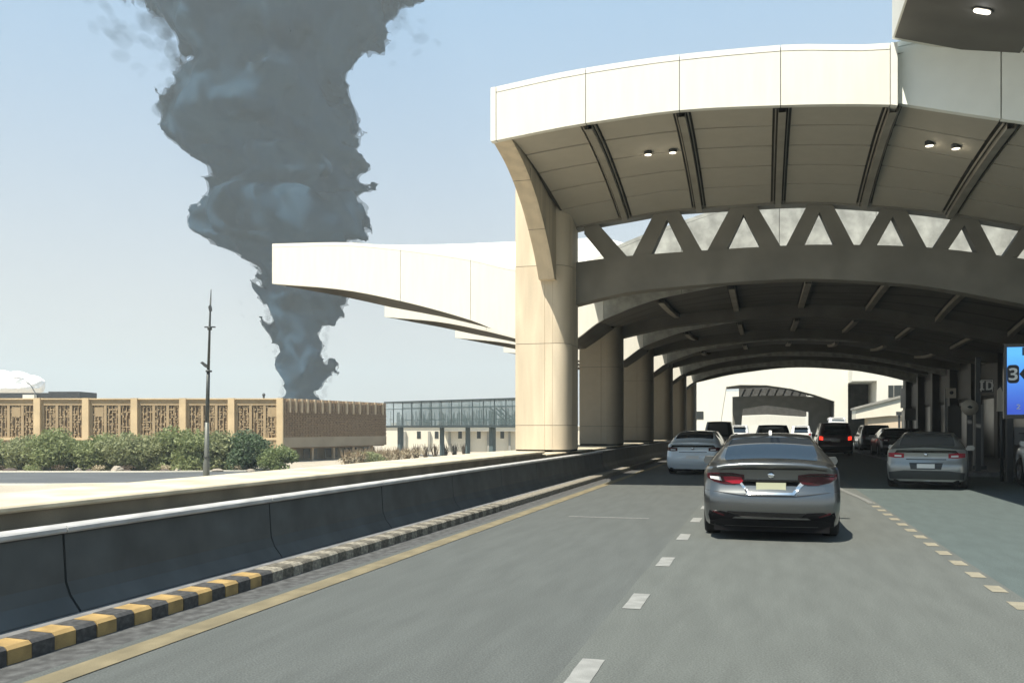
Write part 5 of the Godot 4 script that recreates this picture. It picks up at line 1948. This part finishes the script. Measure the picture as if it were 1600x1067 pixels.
# ================================================================ smoke
func make_smoke() -> void:
	var s := thing("smoke_plume", "huge dark grey smoke column rising behind the tan building", "smoke", Vector3.ZERO)
	s.set_meta("kind", "stuff")
	var r := RandomNumberGenerator.new()
	r.seed = 77
	var t := 450.0
	var k := t / 1400.0
	# height over the ground, left and right edge in metres across the view, listed from the base up
	var prof := [[640.0, 436, 498], [605, 440, 507], [580, 440, 520], [555, 434, 512], [530, 430, 508], [500, 420, 516], [470, 416, 522], [440, 416, 536], [400, 384, 548], [360, 338, 556], [320, 334, 554], [280, 350, 546], [235, 312, 540], [190, 264, 532], [160, 262, 532], [105, 280, 532], [60, 268, 565], [15, 240, 612], [-40, 225, 640], [-110, 190, 680], [-180, 160, 720]]
	var left := []
	var right := []
	for p in prof:
		left.append([EYE + (670.0 - p[0]) * k, (p[1] - 800.0) * k])
		right.append([EYE + (670.0 - p[0]) * k, (p[2] - 800.0) * k])
	for shell in 2:
		var m := smoke_mesh(left, right, [-0.10, -0.05][shell], [1.4, 1.7][shell], [5, 5][shell])
		put("smoke_body" if shell == 0 else "smoke_edge", m, M.smoke if shell == 0 else M.smoke_thin, s, Transform3D(Basis(Vector3.UP, TURN), site(0, t, 0)))
	# thin drifting smoke: many faint puffs
	var thin := FogMaterial.new()
	thin.albedo = Color(0.10, 0.15, 0.2).linear_to_srgb()
	thin.density = 0.03
	for w in [[190, 40, 70, 50, 30], [250, 100, 36, 70, 18], [630, 40, 40, 50, 22], [398, 515, 14, 36, 10]]:
		for i in w[4]:
			var px: float = w[0] + r.randfn() * w[2] * 0.5
			var py: float = w[1] + r.randfn() * w[3] * 0.5
			var z := r.randf_range(0.18, 0.5) * minf(w[2], w[3])
			puff(s, thin, (px - 800.0) * k, t + r.randf_range(-15, 15), EYE + (670.0 - py) * k, z * 1.5 * k, z * k * r.randf_range(0.7, 1.1), z * 1.2 * k, r.randf_range(-1.0, 1.0))
	# soft rim along both flanks
	var rim := FogMaterial.new()
	rim.albedo = thin.albedo
	rim.density = 0.07
	var h := 6.0
	while h < 225.0:
		var l := key(left, h)
		var e := key(right, h)
		for side in 2:
			var z := clampf((e - l) * r.randf_range(0.05, 0.13), 3.0, 9.0)
			var x := (l if side == 0 else e) + r.randf_range(-0.35, 0.35) * z
			puff(s, rim, x, t + r.randf_range(-6, 6), h, z, z * r.randf_range(0.7, 1.2), z, r.randf_range(-1.0, 1.0))
		h += clampf((e - l) * 0.035, 1.8, 3.0)
	# small white cloud of steam behind the dark roof line
	var c := thing("white_cloud", "small bright white cloud above the dark roof at the left edge", "cloud", Vector3.ZERO)
	c.set_meta("kind", "stuff")
	var tc := 380.0
	var kc := tc / 1400.0
	var blob := cloud_mesh(9)
	for w in [[2, 599, 62, 40], [28, 597, 50, 33], [48, 600, 40, 27], [-30, 598, 66, 44], [14, 606, 70, 30], [38, 607, 52, 20]]:
		put("cloud_puff", blob, M.cloud, c, Transform3D(Basis(Vector3.UP, TURN + w[0]).scaled_local(Vector3(w[2], w[3], w[2]) * kc), site((w[0] - 800.0) * kc, tc, EYE + (670.0 - w[1]) * kc)))


func smoke_mesh(left: Array, right: Array, more: float, cell: float, seed_: int) -> ArrayMesh:
	# a turbulent column: distance to a widening axis plus noise, meshed as surface nets
	var lo := Vector3(-215, -4, -52)
	var hi := Vector3(-20, 236, 46)
	var nx := int((hi.x - lo.x) / cell) + 2
	var ny := int((hi.y - lo.y) / cell) + 2
	var nz := int((hi.z - lo.z) / cell) + 2
	var big := FastNoiseLite.new()
	big.seed = seed_
	big.noise_type = FastNoiseLite.TYPE_SIMPLEX_SMOOTH
	big.frequency = 0.03
	big.fractal_octaves = 2
	big.fractal_gain = 0.5
	big.domain_warp_enabled = true
	big.domain_warp_amplitude = 16.0
	big.domain_warp_frequency = 0.025
	var fine := FastNoiseLite.new()
	fine.seed = seed_ + 50
	fine.noise_type = FastNoiseLite.TYPE_SIMPLEX_SMOOTH
	fine.frequency = 0.085
	fine.fractal_octaves = 3
	fine.fractal_gain = 0.6
	fine.domain_warp_enabled = true
	fine.domain_warp_amplitude = 9.0
	fine.domain_warp_frequency = 0.05
	var f := PackedFloat32Array()
	f.resize(nx * ny * nz)
	f.fill(-1.0)
	for j in ny:
		var y := lo.y + j * cell
		var l := key(left, y)
		var e := key(right, y)
		var hw := (e - l) / 2.0
		var cx := (e + l) / 2.0
		var amp := lerpf(0.85, 0.56, clampf(y / 200.0, 0, 1))
		var sc := lerpf(2.5, 1.05, clampf((hw - 9.0) / 28.0, 0, 1))
		for i in nx:
			var x := lo.x + i * cell
			var dx := (x - cx) / hw
			if absf(dx) > 1.5:
				continue
			for q in nz:
				var z := lo.z + q * cell
				var dz := z / (hw * 0.8)
				var d := 1.0 - sqrt(dx * dx + dz * dz)
				if d < -0.5:
					continue
				var v := d * 1.25 + more
				if v < 0.75:
					v += amp * (big.get_noise_3d(x * sc, y * sc * 0.9, z * sc * 0.5) + 0.06)
					# torn detail along the outline, calmer on the broad faces
					v += amp * 0.55 * exp(-dz * dz * 9.0) * fine.get_noise_3d(x * sc, y * sc, z * sc * 0.5)
				f[(j * nx + i) * nz + q] = v
	# one vertex in each cell that the surface crosses
	var vid := PackedInt32Array()
	vid.resize(nx * ny * nz)
	vid.fill(-1)
	var pts := PackedVector3Array()
	var off := PackedInt32Array()
	for c in 8:
		off.append(((c >> 1 & 1) * nx + (c & 1)) * nz + (c >> 2 & 1))
	var ends := [[0, 1], [2, 3], [4, 5], [6, 7], [0, 2], [1, 3], [4, 6], [5, 7], [0, 4], [1, 5], [2, 6], [3, 7]]
	for j in ny - 1:
		for i in nx - 1:
			var b0 := (j * nx + i) * nz
			for q in nz - 1:
				var b := b0 + q
				var s0 := f[b] > 0.0
				var mixed := false
				for c in range(1, 8):
					if (f[b + off[c]] > 0.0) != s0:
						mixed = true
						break
				if not mixed:
					continue
				var sum := Vector3.ZERO
				var n := 0
				for en in ends:
					var a: float = f[b + off[en[0]]]
					var d: float = f[b + off[en[1]]]
					if (a > 0.0) != (d > 0.0):
						var t := a / (a - d)
						var pa := Vector3(en[0] & 1, en[0] >> 1 & 1, en[0] >> 2 & 1)
						var pb := Vector3(en[1] & 1, en[1] >> 1 & 1, en[1] >> 2 & 1)
						sum += pa.lerp(pb, t)
						n += 1
				vid[b] = pts.size()
				pts.append(lo + (Vector3(i, j, q) + sum / n) * cell)
	var ids := PackedInt32Array()
	var step := [nz, nx * nz, 1]
	for j in range(1, ny - 1):
		for i in range(1, nx - 1):
			for q in range(1, nz - 1):
				var b := (j * nx + i) * nz + q
				var s0 := f[b] > 0.0
				for ax in 3:
					if (f[b + step[ax]] > 0.0) == s0:
						continue
					var u: int = step[(ax + 1) % 3]
					var w: int = step[(ax + 2) % 3]
					var p0 := vid[b - u - w]
					var p1 := vid[b - w]
					var p2 := vid[b]
					var p3 := vid[b - u]
					if p0 < 0 or p1 < 0 or p2 < 0 or p3 < 0:
						continue
					if s0:
						ids.append_array(PackedInt32Array([p0, p2, p1, p0, p3, p2]))
					else:
						ids.append_array(PackedInt32Array([p0, p1, p2, p0, p2, p3]))
	# calm the broad faces, keep the torn outline
	for pass_ in 5:
		var acc := PackedVector3Array()
		acc.resize(pts.size())
		var cnt := PackedInt32Array()
		cnt.resize(pts.size())
		for i in range(0, ids.size(), 3):
			var m := pts[ids[i]] + pts[ids[i + 1]] + pts[ids[i + 2]]
			for e in 3:
				acc[ids[i + e]] += m
				cnt[ids[i + e]] += 3
		for i in pts.size():
			var p := pts[i]
			if cnt[i] > 0:
				var hw := (key(right, p.y) - key(left, p.y)) / 2.0
				pts[i] = p.lerp(acc[i] / cnt[i], smoothstep(0.12, 0.45, absf(p.z / (hw * 0.8))))
	var nrm := PackedVector3Array()
	nrm.resize(pts.size())
	for i in range(0, ids.size(), 3):
		var a := pts[ids[i]]
		var n := (a - pts[ids[i + 2]]).cross(a - pts[ids[i + 1]])
		nrm[ids[i]] += n
		nrm[ids[i + 1]] += n
		nrm[ids[i + 2]] += n
	# soft shading: bend the face normals towards the broad billows
	var soft := FastNoiseLite.new()
	soft.seed = seed_
	soft.frequency = 0.035
	soft.fractal_octaves = 2
	for i in nrm.size():
		var p := pts[i]
		var l := key(left, p.y)
		var e := key(right, p.y)
		var hw := (e - l) / 2.0
		var d := Vector3((p.x - (e + l) / 2.0) / hw, 0.12, p.z / hw).normalized()
		var g := Vector3(soft.get_noise_3d(p.x + 3, p.y, p.z) - soft.get_noise_3d(p.x - 3, p.y, p.z), soft.get_noise_3d(p.x, p.y + 3, p.z) - soft.get_noise_3d(p.x, p.y - 3, p.z), soft.get_noise_3d(p.x, p.y, p.z + 3) - soft.get_noise_3d(p.x, p.y, p.z - 3))
		nrm[i] = (d - g * 2.2 + nrm[i].normalized() * 0.08).normalized()
	var arr := []
	arr.resize(Mesh.ARRAY_MAX)
	arr[Mesh.ARRAY_VERTEX] = pts
	arr[Mesh.ARRAY_NORMAL] = nrm
	arr[Mesh.ARRAY_INDEX] = ids
	var m := ArrayMesh.new()
	m.add_surface_from_arrays(Mesh.PRIMITIVE_TRIANGLES, arr)
	return m


func cloud_mesh(seed_: int) -> ArrayMesh:
	var s := SphereMesh.new()
	s.radial_segments = 40
	s.rings = 24
	s.radius = 0.5
	s.height = 1.0
	var n := FastNoiseLite.new()
	n.seed = seed_
	n.frequency = 1.6
	var a := s.get_mesh_arrays()
	var v: PackedVector3Array = a[Mesh.ARRAY_VERTEX]
	var st := begin(true)
	for i in v.size():
		v[i] *= 0.92 + absf(n.get_noise_3dv(v[i])) * 0.35
	for i in a[Mesh.ARRAY_INDEX]:
		st.add_vertex(v[i])
	st.generate_normals()
	return st.commit()


func puff(parent: Node, m: FogMaterial, right: float, ahead: float, y: float, sx: float, sy: float, sz: float, roll := 0.0) -> void:
	var f := FogVolume.new()
	f.name = "smoke_puff" if parent.name == "smoke_plume" else "cloud_puff"
	f.shape = RenderingServer.FOG_VOLUME_SHAPE_ELLIPSOID
	f.size = Vector3(sx, sy, sz)
	f.material = m
	f.position = site(right, ahead, y)
	f.rotation = Vector3(0, TURN, roll)
	parent.add_child(f, true)
